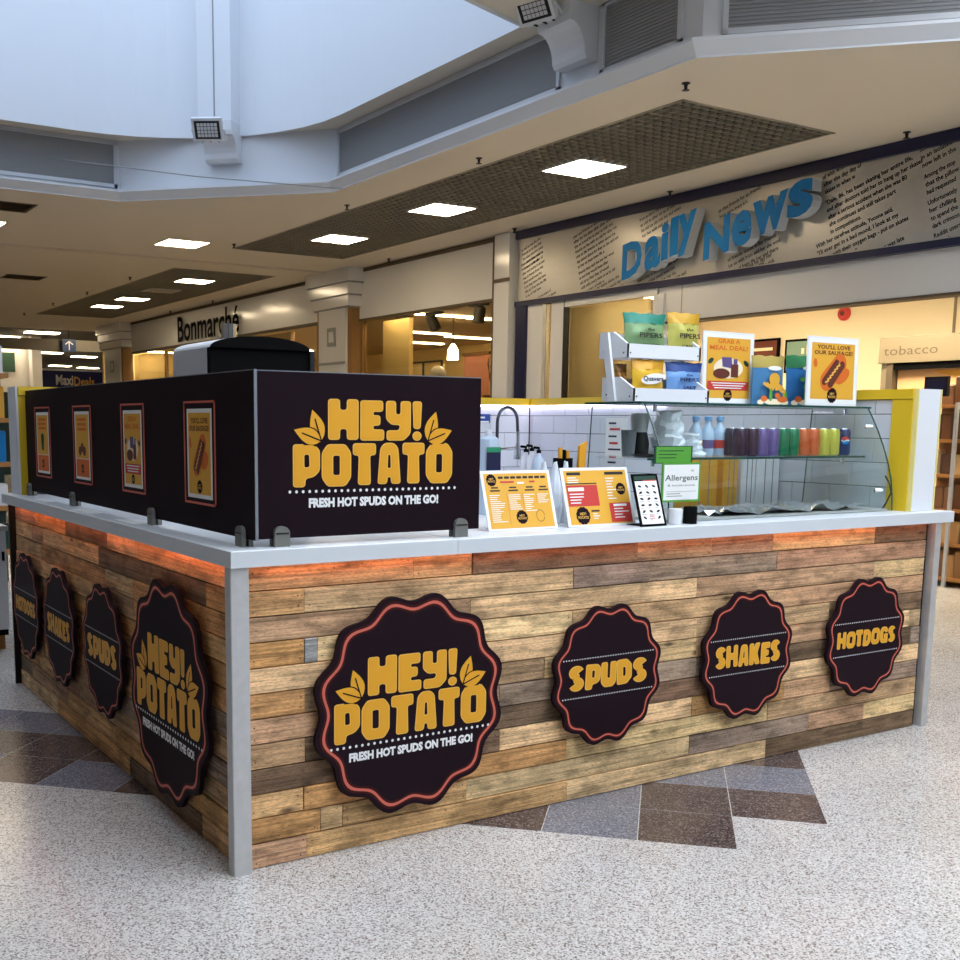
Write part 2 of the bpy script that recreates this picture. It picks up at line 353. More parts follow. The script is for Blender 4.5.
def leaf(mb, fr, a, b, L_, wd, ang, h):
    c, q = math.cos(math.radians(ang)), math.sin(math.radians(ang)); pts = []
    for k in range(9):
        t = k/8; y = wd*math.sin(math.pi*t**.8)
        pts.append((L_*t, y*.5))
    for k in range(7, 0, -1):
        t = k/8; pts.append((L_*t, -wd*.5*math.sin(math.pi*t**.8)))
    mb.flat(fr, [(a+x*c-y*q, b+x*q+y*c) for x,y in pts], h)
def hey_logo(fr, parent, S=1.0, cx=0, cy=0):
    """HEY! POTATO / dotted rule / FRESH HOT SPUDS ON THE GO!  S = width of POTATO in metres"""
    f2 = fr.sub(cx, cy)
    def two(name, txt, bb, hh, tot, dz):
        chunky(f2, txt, 0, bb, hh, .075, .0008, .055, total=tot, dz=dz, grow=.008).build(name, 'gold_light', parent)
        chunky(f2, txt, 0, bb, hh, .075, .0016, .055, total=tot, dz=dz, grow=-.014).build(name, 'gold', parent)
    two('lettering_potato', 'POTATO', -S*.111, S*.222, S, [-.02,-.02,.0,.01,.01,.0])
    two('lettering_hey', 'HEY!', S*.128, S*.212, S*.585, [.02,.0,.0,.0])
    mb = MB()
    for sx in (-1, 1):
        for ang, L_ in ((108, S*.17), (160, S*.17)):
            A = ang if sx < 0 else 180-ang
            mb = MB(); leaf(mb, f2, sx*(S*.335), S*.125, L_, S*.085, A, .0012 if ang < 120 else .0018); g2 = MB(); leaf(g2, f2, sx*(S*.330), S*.118, L_*1.06, S*.108, A, .0015) if ang > 120 else None; (g2.build('leaf_outline', 'sign_board', parent) if ang > 120 else None); mb.build('leaf_emblem', 'gold', parent); vn = MB(); cA, sA = math.cos(math.radians(A)), math.sin(math.radians(A)); vn.stroke(f2, [(sx*S*.335, S*.125), (sx*S*.335+L_*.70*cA, S*.125+L_*.70*sA)], S*.0075, .0022); vn.build('leaf_vein', 'sign_board', parent)
    mb = MB(); n = 28
    for k in range(n): mb.disc(f2, -S*.52+S*1.04*k/(n-1), -S*.140, S*.0085, .001, 8)
    mb.build('dotted_rule', 'white_print', parent)
    mb = MB(); text(mb, f2, 'FRESH HOT SPUDS ON THE GO!', 0, -S*.222, S*.046, width=S*.82, h=.001, bold=.055, align='C')
    mb.build('strapline', 'white_print', parent)
# ================================================================== STRUCTURE
random.seed(7)
FL = MB().box(-9.2, 16, -14.2, 48, -.12, -.0007).build('floor', 'terrazzo_light'); tag(FL, 'pale speckled terrazzo floor of the shopping mall', kind='structure')
def tile_mesh(name, m):
    q = .25-.0026; c = .0012; mb = MB()
    mb.loft([[(q,0,-.0006),(0,q,-.0006),(-q,0,-.0006),(0,-q,-.0006)], [(q-.0004,0,0),(0,q-.0004,0),(-q+.0004,0,0),(0,-q+.0004,0)]])
    o = mb.build('floor_tile', m, base=(0,0,0)); me = o.data; bpy.data.objects.remove(o); return me
TM = {k: tile_mesh('floor_tile', 'terrazzo_'+k) for k in ('light','brown','grey')}
DARK = {(-1,0):'brown',(0,0):'grey',(1,0):'brown',(0,1):'grey',(1,1):'brown',(2,1):'brown',(1,2):'grey',(2,2):'grey',(2,3):'brown'}
cand = []
for i in range(-26, 30):
    for j in range(-18, 26):
        u, v = 1.33+.5*i+.25, .97+.5*j+.25; x, y = (u+v)/2, (v-u)/2
        if .25 < x < 3.6 and .25 < y < 3.1: continue
        d = Vector((x,y,0))-CAM; z = d.dot(FW)
        if z < .5: continue
        px, py = PPX+FPX*d.dot(RT)/z, PPY-FPX*d.dot(UP)/z
        if not (-90 < px < 1050 and py < 1110): continue
        kind = DARK.get((i,j))
        if kind is None and x < .5 and 0 <= j <= 2 and -12 < i <= -5:
            kind = 'grey' if j == 2 or (j == 0 and i % 2 == 0) else 'brown'
        cand.append((z, x, y, kind or 'light'))
cand.sort()
for z, x, y, kind in cand[:300]:
    o = bpy.data.objects.new('floor_tile', TM[kind]); COL.objects.link(o); o.parent = FL; o.location = Vector((x,y,0))-FL.location
# ------------------------------------------------------------------ ceilings
ZC, ZP = 3.82, 4.45
VOID = [(2.45,8.72),(4.15,7.0),(4.15,2.1),(5.9,.35),(5.9,-8.5),(4.2,-10.2),(-4.9,-10.2),(-6.5,-8.6),(-6.5,7.1),(-4.9,8.72)]
def offset(poly, d):
    n = len(poly); out = []; 
    for k in range(n):
        a, b, c = Vector(poly[k-1]), Vector(poly[k]), Vector(poly[(k+1)%n])
        e1 = (b-a).normalized(); e2 = (c-b).normalized(); n1 = Vector((-e1.y,e1.x)); n2 = Vector((-e2.y,e2.x))
        m_ = (n1+n2).normalized(); out.append(tuple(b + m_*(d/max(.2, m_.dot(n1)))))
    return out
LIP = offset(VOID, -.08)                      # VOID runs clockwise, so a negative offset goes into the void
if abs(LIP[1][0]-4.07) > .05: LIP = offset(VOID, .08)
G1, G2 = (4.65, 6.33, 2.75, 10.9), (4.65, 6.33, 13.12, 21.68)
def rc(x0, x1, y0, y1): return [(x0,y0),(x1,y0),(x1,y1),(x0,y1)]
LONE = [(3.65,4.24,10.6,11.18), (1.10,1.69,10.55,11.13), (-2.0,-1.4,10.6,11.18)]
VENT = [(1.15,1.73,9.30,9.84), (2.70,3.32,15.30,15.84)]
CE = poly_holes(rc(-9.2, 7.12, -14.2, 25.6), [LIP, rc(*G1), rc(*G2)]+[rc(*q) for q in LONE+VENT], ZC).build('ceiling', 'ceiling_paint')
tag(CE, 'low beige painted mall ceiling with recessed lights', kind='structure')
MB().box(-9.2, 7.0, 12.2, 12.32, ZC-.03, ZC).build('ceiling_step', 'ceiling_paint', CE)
# open-cell grid ceilings
def lattice_mesh(w, l, n=6):
    mb = MB(); t = .008
    for k in range(n):
        a = -w/2 + w*k/n; mb.box(a, a+t, -l/2, l/2, 0, .022)
        b = -l/2 + l*k/n; mb.box(-w/2, w/2, b, b+t, 0, .022)
    o = mb.build('lattice_tile', 'lattice', base=(0,0,0)); me = o.data; bpy.data.objects.remove(o); return me
def grid_ceiling(idx, G, rows, lamps, off):
    x0, x1, y0, y1 = G
    R = empty('trim_%d' % idx, ((x0+x1)/2, (y0+y1)/2, ZC), 'long open-cell grid panel set into the ceiling, %s' % ('nearer the news shop sign' if idx == 1 else 'farther away along the aisle'), kind='structure')
    mb = MB()
    mb.box(x0-.02, x1+.02, y0-.02, y1+.02, ZC+.42, ZC+.45)
    for a, b, c, d in ((x0-.03,x0,y0,y1),(x1,x1+.03,y0,y1),(x0,x1,y0-.03,y0),(x0,x1,y1,y1+.03)): mb.box(a, b, c, d, ZC+.005, ZC+.45)
    mb.build('recess', 'dark_void', R)
    mb = MB()
    for a, b, c, d in ((x0,x0+.03,y0,y1),(x1-.03,x1,y0,y1),(x0,x1,y0,y0+.03),(x0,x1,y1-.03,y1)): mb.box(a, b, c, d, ZC-.004, ZC+.05)
    mb.build('edge_frame', 'lattice', R)
    w = (x1-x0)/3; l = (y1-y0)/rows; me = lattice_mesh(w, l)
    for c in range(3):
        for r in range(rows):
            cx, cy = x0+w*(c+.5), y0+l*(r+.5)
            if c == 1 and r in lamps+off:
                nm = 'ceiling_lamp'; k = (lamps+off).index(r)
                word = ['nearest', 'second', 'third', 'fourth'][k]
                T = empty(nm, (cx, cy, ZC), 'square white %s ceiling lamp in the %s grid panel, %s' % ('lit' if r in lamps else 'unlit', 'near' if idx == 1 else 'far', (word+' of its row') if r in lamps else 'between lit lamps'), 'lamp', 'square lamps in the grid ceilings')
                MB().box(cx-w/2+.02, cx+w/2-.02, cy-l/2+.02, cy+l/2-.02, ZC-.002, ZC+.012).build('diffuser', 'lamp_panel' if r in lamps else 'lamp_off', T)
                fm = MB()
                for a, b, c2, d in ((cx-w/2,cx-w/2+.02,cy-l/2,cy+l/2),(cx+w/2-.02,cx+w/2,cy-l/2,cy+l/2),(cx-w/2,cx+w/2,cy-l/2,cy-l/2+.02),(cx-w/2,cx+w/2,cy+l/2-.02,cy+l/2)): fm.box(a,b,c2,d,ZC-.004,ZC+.05)
                fm.build('lamp_frame', 'trim_white', T)
            else:
                o = bpy.data.objects.new('lattice_tile', me); COL.objects.link(o); o.parent = R; o.location = Vector((cx,cy,ZC))-R.location
grid_ceiling(1, G1, 14, [3,7,11], [])
grid_ceiling(2, G2, 16, [2,8,11], [5])
for (x0,x1,y0,y1), lb in zip(LONE, ('square white ceiling lamp set alone in the beige ceiling before the grid panel', 'square white ceiling lamp cut by the left edge of the picture', 'square white ceiling lamp farthest left over the aisle')):
    T = empty('ceiling_lamp', ((x0+x1)/2,(y0+y1)/2,ZC), lb, 'lamp')
    MB().box(x0+.02,x1-.02,y0+.02,y1-.02,ZC-.003,ZC+.02).build('diffuser','lamp_panel',T)
    fm = MB()
    for a,b,c,d in ((x0,x0+.02,y0,y1),(x1-.02,x1,y0,y1),(x0,x1,y0,y0+.02),(x0,x1,y1-.02,y1)): fm.box(a,b,c,d,ZC-.006,ZC+.03)
    fm.build('lamp_frame','trim_white',T)
for (x0,x1,y0,y1), lb in zip(VENT, ('dark square air vent in the ceiling near the atrium edge', 'dark square air vent in the ceiling farther down the aisle')):
    T = empty('ceiling_vent', ((x0+x1)/2,(y0+y1)/2,ZC), lb, 'vent')
    MB().box(x0,x1,y0,y1,ZC+.1,ZC+.12).build('backing','dark_void',T)
    fm = MB()
    for a,b,c,d in ((x0,x0+.03,y0,y1),(x1-.03,x1,y0,y1),(x0,x1,y0,y0+.03),(x0,x1,y1-.03,y1)): fm.box(a,b,c,d,ZC-.006,ZC+.1)
    fm.build('vent_frame','metal_brown',T)
    for k in range(7):
        yy = y0+.06+(y1-y0-.12)*k/6; MB().hexa([(x0+.03,yy,ZC),(x1-.03,yy,ZC),(x1-.03,yy+.005,ZC),(x0+.03,yy+.005,ZC),(x0+.03,yy+.04,ZC+.05),(x1-.03,yy+.04,ZC+.05),(x1-.03,yy+.045,ZC+.05),(x0+.03,yy+.045,ZC+.05)]).build('slat','metal_brown',T)
SPR = [((686,80),'by the corner of the near grid panel'),((907,129),'at the right above the news sign'),((681,190),'above the middle of the news sign'),((527,227),'at the left end of the news sign'),((479,155),'between the louvres and the near grid panel'),((234,241),'at the far tip of the near grid panel'),((393,256),'above the plain white shop fascia'),((347,202),'over the corner of the atrium'),((130,274),'left of the far grid panel, nearest'),((87,289),'left of the far grid panel, second'),((53,300),'left of the far grid panel, third'),((24,310),'left of the far grid panel, farthest'),((172,308),'right of the far grid panel, farther'),((217,298),'right of the far grid panel, nearer')]
for (px,py), lb in SPR:
    q = at(px, py+3, Z=ZC); q.x = min(q.x, 6.84)
    T = empty('sprinkler', (q.x,q.y,ZC), 'small dark ceiling sprinkler head '+lb, 'sprinkler', 'sprinkler heads')
    MB().lathe((q.x,q.y,ZC), [(.03,0),(.03,-.006),(.014,-.010),(.010,-.042)], 12).build('body','black_metal',T)
    MB().lathe((q.x,q.y,ZC), [(.009,-.042),(.026,-.046),(.026,-.049),(.004,-.051)], 12).build('deflector','black_metal',T)
# ------------------------------------------------------------------ atrium: lip, fascia, ledge, drum
mb = MB(); n = len(VOID); LEDGE = offset(VOID, .15) if abs(offset(VOID,.08)[1][0]-4.07) < .05 else offset(VOID,-.15)
for k in range(n):
    a, b = VOID[k], VOID[(k+1)%n]; la, lb_ = LIP[k], LIP[(k+1)%n]
    oa, ob = LEDGE[k], LEDGE[(k+1)%n]
    mb.face([(la[0],la[1],ZC),(lb_[0],lb_[1],ZC),(lb_[0],lb_[1],ZC+.012),(la[0],la[1],ZC+.012)])
    mb.face([(la[0],la[1],ZC+.012),(lb_[0],lb_[1],ZC+.012),(ob[0],ob[1],ZC+.085),(oa[0],oa[1],ZC+.085)])
    mb.face([(oa[0],oa[1],ZC+.085),(ob[0],ob[1],ZC+.085),(ob[0],ob[1],ZC+.105),(oa[0],oa[1],ZC+.105)])
    mb.face([(oa[0],oa[1],ZC+.105),(ob[0],ob[1],ZC+.105),(b[0],b[1],ZC+.13),(a[0],a[1],ZC+.13)])
    mb.face([(a[0],a[1],ZC+.13),(b[0],b[1],ZC+.13),(b[0],b[1],ZP),(a[0],a[1],ZP)])
tag(mb.build('trim_3', 'trim_white'), 'white moulded fascia edging the atrium opening', kind='structure')
DRUM = [(3.88,3.66),(3.88,5.9)] + [(1.9+1.98*math.cos(math.radians(t)), 6.42+1.98*math.sin(math.radians(t))) for t in range(0,91,9)] + [(-.9,8.4)] + [(-.9+1.98*math.cos(math.radians(t)), 6.42+1.98*math.sin(math.radians(t))) for t in range(99,181,9)] + [(-2.88,3.1),(-.8,2.55),(1.2,2.75),(3.3,3.48)]
SK2 = rc(-.5, 5.3, -8.2, .5)
tag(poly_holes(VOID, [DRUM, SK2], ZP).build('trim_4', 'ceiling_paint'), 'upper ledge soffit under the rooflight walls', kind='structure')
mb = MB()
for ring, z1 in ((DRUM, 9.0), (SK2, 6.5)):
    for k in range(len(ring)):
        a, b = ring[k], ring[(k+1)%len(ring)]; mb.face([(a[0],a[1],ZP-.03 if ring is DRUM else ZP),(b[0],b[1],ZP-.03 if ring is DRUM else ZP),(b[0],b[1],z1),(a[0],a[1],z1)])
tag(mb.build('wall_atrium', 'drum_white'), 'curved white daylit wall rising above the atrium', kind='structure')
# cover above the mall so that daylight only enters through the two rooflights
mb = MB(); mb.box(-9.3, 16, -14.3, 48, 9.6, 9.7) if False else None
cov = poly_holes(rc(-9.3,16.1,-14.3,48.2), [DRUM, SK2], 4.75, down=False); tag(cov.build('ceiling_roof_deck','dark_void'), 'roof deck above the mall ceiling', kind='structure')
for k in range(7):      # glazing bars of the rooflight
    pass
roof = MB(); roof.face([(x,y,8.95) for x,y in DRUM]); tag(roof.build('window_1', glass('roof_glazing',(172,180,190),.3)), 'tinted glazing of the rooflight over the atrium', kind='structure')  # unseen tinted sheet, added to dim the daylight on the drum wall
# louvre panels
def louvre(fr, a0, a1, z0, z1, lb, wide=False):
    T = empty('louvre_panel', fr.p((a0+a1)/2, z0), lb, 'vent')
    mb = MB(); f = .035
    for q in ((a0,a1,z0,z0+f),(a0,a1,z1-f*.5,z1),(a0,a0+f,z0,z1),(a1-f,a1,z0,z1)): mb.fbox(fr, *q, 0, .022)
    mb.build('louvre_frame', 'louvre_white', T)
    MB().fbox(fr, a0+.01, a1-.01, z0+.01, z1-.01, -.03, .001).build('backing', 'louvre_grey', T)
    mb = MB(); n_ = 18
    for k in range(n_):
        z = z0+f+(z1-z0-f*1.5)*k/n_; h = (z1-z0-f*1.5)/n_
        mb.fbox(fr,a0+f,a1-f,z,z+h*.72,.002,.006)
    tag(mb.build('louvre_slats', 'louvre_grey', T), kind='stuff')
fx = F((4.15,0,0),(0,-1,0),(0,0,1),(-1,0,0))
louvre(fx, -6.98, -3.5, 3.97, 4.41, 'long grey louvre panel right of the atrium corner')
louvre(fx, -3.05, -2.27, 3.97, 4.44, 'short grey louvre panel just right of the upper floodlight')
louvre(F((0,8.72,0),(1,0,0),(0,0,1),(0,-1,0)), -3.0, 2.42, 3.97, 4.42, 'long grey louvre panel at the left edge of the picture')
d = Vector((1.75,-1.75,0)).normalized(); fc = F((4.15,2.1,0), d, (0,0,1), (-d.y*-1, d.x*-1, 0) if False else (-.7071,-.7071,0))
louvre(fc, .12, 2.3, 3.97, 4.44, 'angled grey louvre panel at the top right of the picture')
# corbels, pilasters and floodlights
def corbel(c, nrm, z0, w, lb, pil):
    nn = Vector((nrm[0],nrm[1],0)).normalized(); uu = Vector((-nn.y,nn.x,0)); fr = F((c[0],c[1],0), nn, (0,0,1), uu)
    T = empty('trim_5' if pil else 'trim_6', (c[0],c[1],z0), lb, kind='structure')
    prof = [(0,z0)]+[(.1,z0),(.12,z0+.03)] + [(.12+.14*(1-math.cos(math.radians(t))), z0+.03+.2*math.sin(math.radians(t))) for t in range(15,91,15)] + [(.27,z0+.27),(.27,z0+.36),(0,z0+.36)]
    MB().prism(fr, prof, -w/2, w/2).build('corbel', 'trim_white', T)
    if pil:
        MB().fbox(fr, .0, .27, z0+.36, 8.9, -w/2, w/2).build('pilaster', 'drum_white', T)
        MB().fbox(fr, .27, .275, z0+.36, 8.9, -.006, .006).build('cable', 'louvre_grey', T)
    else:
        MB().fbox(fr, .0, .24, z0+.36, 4.6, -w/2, w/2).build('pilaster', 'drum_white', T)
def flood(c, aim, lb):
    c = Vector(c); aim = Vector(aim).normalized(); u = aim.cross(Vector((0,0,1))).normalized(); v = u.cross(aim)
    fr = F(c, u, v, aim)
    T = empty('floodlight', c, lb, 'floodlight')
    MB().fbox(fr, -.15,.15,-.11,.11,-.05,0).build('housing','trim_white',T)
    MB().fbox(fr, -.125,.125,-.085,.085,0,.004).build('bezel','black_metal',T)
    mb = MB()
    for i in range(6):
        for j in range(4): mb.fbox(fr, -.1+.034*i,-.1+.034*i+.028,-.066+.034*j,-.066+.034*j+.028,.004,.007)
    tag(mb.build('led_chips','louvre_white',T), kind='stuff')
    MB().tube([fr.p(-.155,0,-.03), fr.p(-.155,-.13,-.1), fr.p(.155,-.13,-.1), fr.p(.155,0,-.03)], .012, 6).build('bracket','trim_white',T)
    for k in range(3): MB().tube([fr.p(-.08+.08*k,-.12,-.06), fr.p(-.08+.08*k,-.145,-.1)], .008, 6).build('bolt','black_metal',T)
corbel((3.30,7.86), (-.72,-.69), 4.16, .36, 'white pilaster on a curved corbel at the atrium corner', True)
flood((2.90,7.36,4.34), (-.55,-.8,-.6), 'white floodlight on the corbel at the atrium corner')
corbel((4.15,3.28), (-1,0), 4.09, .36, 'white curved corbel between two louvre panels', False)
flood((3.72,3.30,4.42), (-.85,-.25,-.6), 'white floodlight at the top edge of the picture')
p0, p1 = at(50,158,Y=8.66), at(345,189,X=4.045)
tag(MB().tube([p0, (p0+p1)/2+Vector((0,0,-.03)), p1], .006, 5).build('cable','louvre_grey'), 'thin grey cable strung from the louvre to the grid ceiling', 'cable')
# ------------------------------------------------------------------ outer walls
tag(MB().box(-9.3,-9.15,-14.2,48,0,4.7).build('wall_left','wall_white'), 'plain wall on the left side of the mall', kind='structure')
tag(MB().box(-9.2,16,-14.3,-14.15,0,4.7).build('wall_back','wall_white'), 'plain wall behind the viewer', kind='structure')
tag(MB().box(15.9,16.05,-14.2,48,0,4.9).build('wall_right','wall_white'), 'outer wall behind the shops', kind='structure')
tag(MB().box(-9.2,16,47.9,48.1,0,4.9).build('wall_far','wall_white'), 'far end wall of the mall', kind='structure')
tag(MB().box(-9.2,16,25.6,48,3.9,3.95).build('ceiling_far','mall_grey' if 'mall_grey' in MATS else mat('mall_grey',(120,116,108),.8)), 'grey ceiling of the far hall', kind='structure')
# ================================================================== SHOPS (plane x = 7)
sx = F((7.0,0,0),(0,-1,0),(0,0,1),(-1,0,0))        # u = -y
def S(name, m, y0, y1, z0, z1, x0, x1, parent=None): return MB().box(x0,x1,min(y0,y1),max(y0,y1),z0,z1).build(name, m, parent)
# --- news shop front
NW = empty('storefront', (7.0,2,0), 'news shop front with slanted newsprint fascia and white header', 'shop front')
S('fascia_panel','news_silver',-6,7.70,2.99,3.74,7.0,7.10,NW)
S('fascia_trim','navy',-6,7.72,3.72,3.815,6.96,7.0,NW); S('fascia_trim','navy',-6,7.72,2.93,2.99,6.96,7.1,NW)
S('header','fascia_white',-6,5.35,2.58,2.93,7.03,7.2,NW); S('header_trim','metal_brown',-6,5.35,2.56,2.58,7.02,7.2,NW)
S('header_joint','louvre_grey',5.02,5.03,2.58,2.93,7.028,7.03,NW)
S('navy_post','navy',7.50,7.70,0,2.93,6.97,7.1,NW)
S('frame_post','fascia_white',7.22,7.50,0,2.93,7.0,7.1,NW); S('side_light','shop_glass',7.08,7.22,0,2.93,7.05,7.06,NW)
S('frame_post','fascia_white',6.84,7.06,0,2.93,7.0,7.1,NW); S('frame_seal','black_metal',6.82,6.84,0,2.93,7.0,7.08,NW)
S('frame_rail','fascia_white',5.35,6.84,2.86,2.93,7.0,7.1,NW); S('frame_post','fascia_white',5.25,5.4,0,2.86,7.0,7.1,NW)
S('window_pane','shop_glass',5.4,6.82,.1,2.86,7.05,7.06,NW)
tag(S('display_backboard',mat('olive_cream',(206,190,150),.7),6.2,7.9,.1,2.95,7.7,7.74),'plain beige display backboard behind the news shop window','board')  # added board; its beige stands in for the dimmer interior behind the glass
tag(S('window_lamp','lamp_warm',5.6,7.0,2.955,2.965,7.2,7.26),'warm strip lamp hidden above the news shop window','lamp')  # unseen glowing strip, added to brighten the beige board
# printed newspaper lines, slanted across the fascia
ART = [['Somer, who\'ll', 'in an isolated', 'now left in the'], ['Among the stop', 'that the pillow', 'had requested'], ['Unfortunately', 'her chilling', 'to spend the', 'dark crimson'], ['Reddit users', '"What\'s']]
ART2 = [['"Dale, 86, has been skating her entire life,', 'and after doctors told her to hang up her skates', 'after a serious accident when she was 80', 'she continues and still takes part', 'in competitions.'], ['With her carefree attitude, Yvonne said,', '"I\'ll ever get in a bad mood, I look at my', 'skaters with their oxygen bags - put on skates', 'and go out too late"']]
ART3 = ['The Age', 'young Dancer\'s second row the', 'their patience with her', 'as she put it', 'hundreds of lots of', 'appear to wear lots of personal clothing', 'she was the last performed on the', 'around and had no plans to retire']
def clip_poly(poly):                                  # keep the print on the fascia (u -7.66..6, v 3.0..3.73)
    for ax, lim, sg in ((0,-7.66,1),(1,3.005,1),(1,3.725,-1)):
        out = []
        for k in range(len(poly)):
            p_, q_ = poly[k-1], poly[k]; a, b = (p_[ax]-lim)*sg, (q_[ax]-lim)*sg
            if a >= 0: out.append(p_)
            if (a > 0 > b) or (a < 0 < b):
                t = a/(a-b); out.append((p_[0]+(q_[0]-p_[0])*t, p_[1]+(q_[1]-p_[1])*t))
        poly = out
        if len(poly) < 3: return []
    return poly
def print_lines(lines, u, v, hgt, ang=10, lead=1.62, maxw=None):
    out = MB(); lf = sx.sub(u, v, .0025, math.radians(ang))
    for k, t in enumerate(lines):
        m0 = MB(); text(m0, F((0,0,0),(1,0,0),(0,1,0)), t, 0, -k*hgt*lead, hgt, width=CW*(hgt/.040)*len(t), h=0, bold=.02)
        c, q = math.cos(math.radians(ang)), math.sin(math.radians(ang))
        for f in m0.f:
            pl = [(u+m0.v[i].x*c-m0.v[i].y*q, v+m0.v[i].x*q+m0.v[i].y*c) for i in f]
            pl = clip_poly(pl)
            if len(pl) >= 3: out.flat(sx, pl, .0025)
    if out.f: tag(out.build('newsprint', 'black_print', NW), kind='stuff')
uv = lambda px,py: (lambda p_: (-p_.y, p_.z))(at(px,py,X=7.0))
ANG = 16; CW = .0192
for lines, (px,py), hg in ((ART[0],(920,152.5),.040),(ART[1],(924.5,179.5),.040),(ART[2],(928.5,205.5),.040),(ART[3],(934.5,238.5),.040),(ART2[0],(826,205.5),.040),(ART2[1],(816.5,249),.040),(['year was late'],(878,252),.040)):
    u, v = uv(px,py); print_lines(lines, u, v, hg, ANG)
rw = random.Random(3); WORDS = 'the of and she was her skates with said that when her friends ice year old rink about from have been there life would every day after they were his to in on for at it an as'.split()
def filler(px, py, nl, hgt, chars):
    u, v = uv(px,py); ls = []
    for k in range(nl):
        s_ = ''
        while len(s_) < chars-rw.randint(2,6): s_ += rw.choice(WORDS)+' '
        ls.append(s_[:chars].strip() if k < nl-1 else s_[:chars*2//3])
    print_lines(ls, u, v, hgt, ANG)
for a in ((522,252,5,.034,26),(521.5,267,8,.034,28),(535,301,3,.034,26),(573.5,239,7,.036,40),(579,275,5,.036,34),(590,294,4,.036,34),(640,222,4,.036,34),(638,283,4,.036,34),(654,291,3,.036,30),(719,213,2,.036,30),(728,262,4,.038,34),(733,276,3,.038,30),(823,180,3,.040,24)): filler(*a)
for k_ in range(7):
    for zz_, nl_ in ((3.62,5),(3.28,6)):
        ls_ = []
        for j_ in range(nl_):
            s_ = ''
            while len(s_) < 30: s_ += rw.choice(WORDS)+' '
            ls_.append(s_[:33].strip())
        print_lines(ls_, -1.35+.95*k_+.1*(zz_ < 3.5), zz_, .040, ANG)
# the raised shop name, each letter a part
def letter(ch, x0, x1, yt, yb, parent):
    V, P = text_geo(ch, .04, .0, 3); d0, d1 = .05, .17; tn = math.tan(math.radians(10))
    xm = (x0+x1)/2; A, B_, T_ = at(x0,yb,X=6.83), at(x1,yb,X=6.83), None
    u0, u1 = -A.y, -B_.y; zb, zt = at(xm,yb,X=6.83).z, at(xm,yt,X=6.83).z; H_ = zt-zb; v0 = zb-tn*(u1-u0)/2
    gx0, gx1 = min(w_.x for w_ in V), max(w_.x for w_ in V); gy0, gy1 = min(w_.y for w_ in V), max(w_.y for w_ in V)
    def tf(w_, h):
        u = (w_.x-gx0)/(gx1-gx0)*(u1-u0); return sx.p(u0+u, v0+(w_.y-gy0)/(gy1-gy0)*H_+u*tn, h)
    fm = MB(); fm.v = [tf(w_, d1) for w_ in V]; fm.f = list(P); o = fm.build('letter_'+('upper_' if ch.isupper() else 'lower_')+ch.lower(), 'shop_blue', parent)
    cnt = {}
    for p_ in P:
        for i in range(len(p_)):
            e = tuple(sorted((p_[i], p_[(i+1)%len(p_)]))); cnt[e] = cnt.get(e, 0)+1
    sm = MB()
    for p_ in P:
        for i in range(len(p_)):
            e = (p_[i], p_[(i+1)%len(p_)])
            if cnt[tuple(sorted(e))] == 1: sm.face([tf(V[e[0]],d0), tf(V[e[1]],d0), tf(V[e[1]],d1-.0005), tf(V[e[0]],d1-.0005)])
    sm.build('return', 'letter_return', o)
DN = empty('shop_sign', (6.9,4.6,3.05), 'raised blue three-dimensional lettering reading Daily News on the newsprint fascia', 'sign')
for a in (('D',621.5,641,241,277),('a',644,659.5,236,269),('i',660.5,667.5,223,260),('l',669.5,677.5,217,255.5),('y',677,695,212,254),('N',703,728.5,218.5,256),('e',731,750.5,210.5,246),('w',751.5,786,196,232),('s',787,812,180,216)): letter(*a, DN)
# --- news shop interior
NI = empty('shop_interior', (9,2,0), 'cream-walled news shop interior behind the open front', 'interior')
S('back_wall','cream_wall',-6,8,0,3.1,10.4,10.5,NI); S('side_wall','cream_wall',7.95,8.05,0,3.1,7.15,10.4,NI); S('ceiling_panel','ceiling_paint',-6,8,3.05,3.1,7.12,10.4,NI)
S('wall_moulding','cream_panel',4.2,4.23,2.3,3.0,10.39,10.4,NI); S('wall_moulding','cream_panel',-1,4.0,2.83,2.85,10.385,10.4,NI)
for k, y in enumerate((.8,3.2,5.6)):
    T = tag(S('shop_lamp','lamp_warm',y,y+1.2,3.03,3.045,8.2,8.8), 'warm square lamp in the news shop ceiling, %s' % ('nearest','middle','farthest')[k], 'lamp', 'news shop lamps')  # unseen glowing panels, added to light up the cream interior
q = at(844,313.5,X=10.38); T = empty('alarm_bell',(q.x,q.y,q.z),'small round red fire alarm on the cream shop wall','alarm')
fb = F((10.4,q.y,q.z),(0,-1,0),(0,0,1),(-1,0,0))
def discs(fr, prof, n=20): return MB().loft([[fr.p(r*math.cos(2*math.pi*j/n), r*math.sin(2*math.pi*j/n), h) for j in range(n)] for r,h in prof])
discs(fb,[(.085,0),(.085,.03),(.07,.05)]).build('bell_dome','red_print',T); discs(fb,[(.03,.05),(.028,.06)]).build('bell_cap','brown_print',T)
def wall_frame(px0,px1,py0,py1,m,lb,marks):
    a, b = at(px0,py0,X=10.36), at(px1,py1,X=10.36); T = empty('picture_frame',(10.36,(a.y+b.y)/2,b.z),lb,'picture')
    fr = F((10.38,0,0),(0,-1,0),(0,0,1),(-1,0,0))
    MB().fbox(fr,-a.y,-b.y,b.z,a.z,0,.03).build('frame','black',T); MB().rect(fr,-a.y+.03,-b.y-.03,b.z+.03,a.z-.03,.031).build('print',m,T)
    mb = MB()
    for u0,v0,u1,v1 in marks: mb.rect(fr,-a.y+u0*(a.y-b.y),-a.y+u1*(a.y-b.y),b.z+v0*(a.z-b.z),b.z+v1*(a.z-b.z),.032)
    mb.build('print_mark','cream_wall',T)
wall_frame(751,778,340,368,'brown_print','dark brown framed picture with a pale streak behind the meal deal poster',[(.1,.6,.8,.7)])
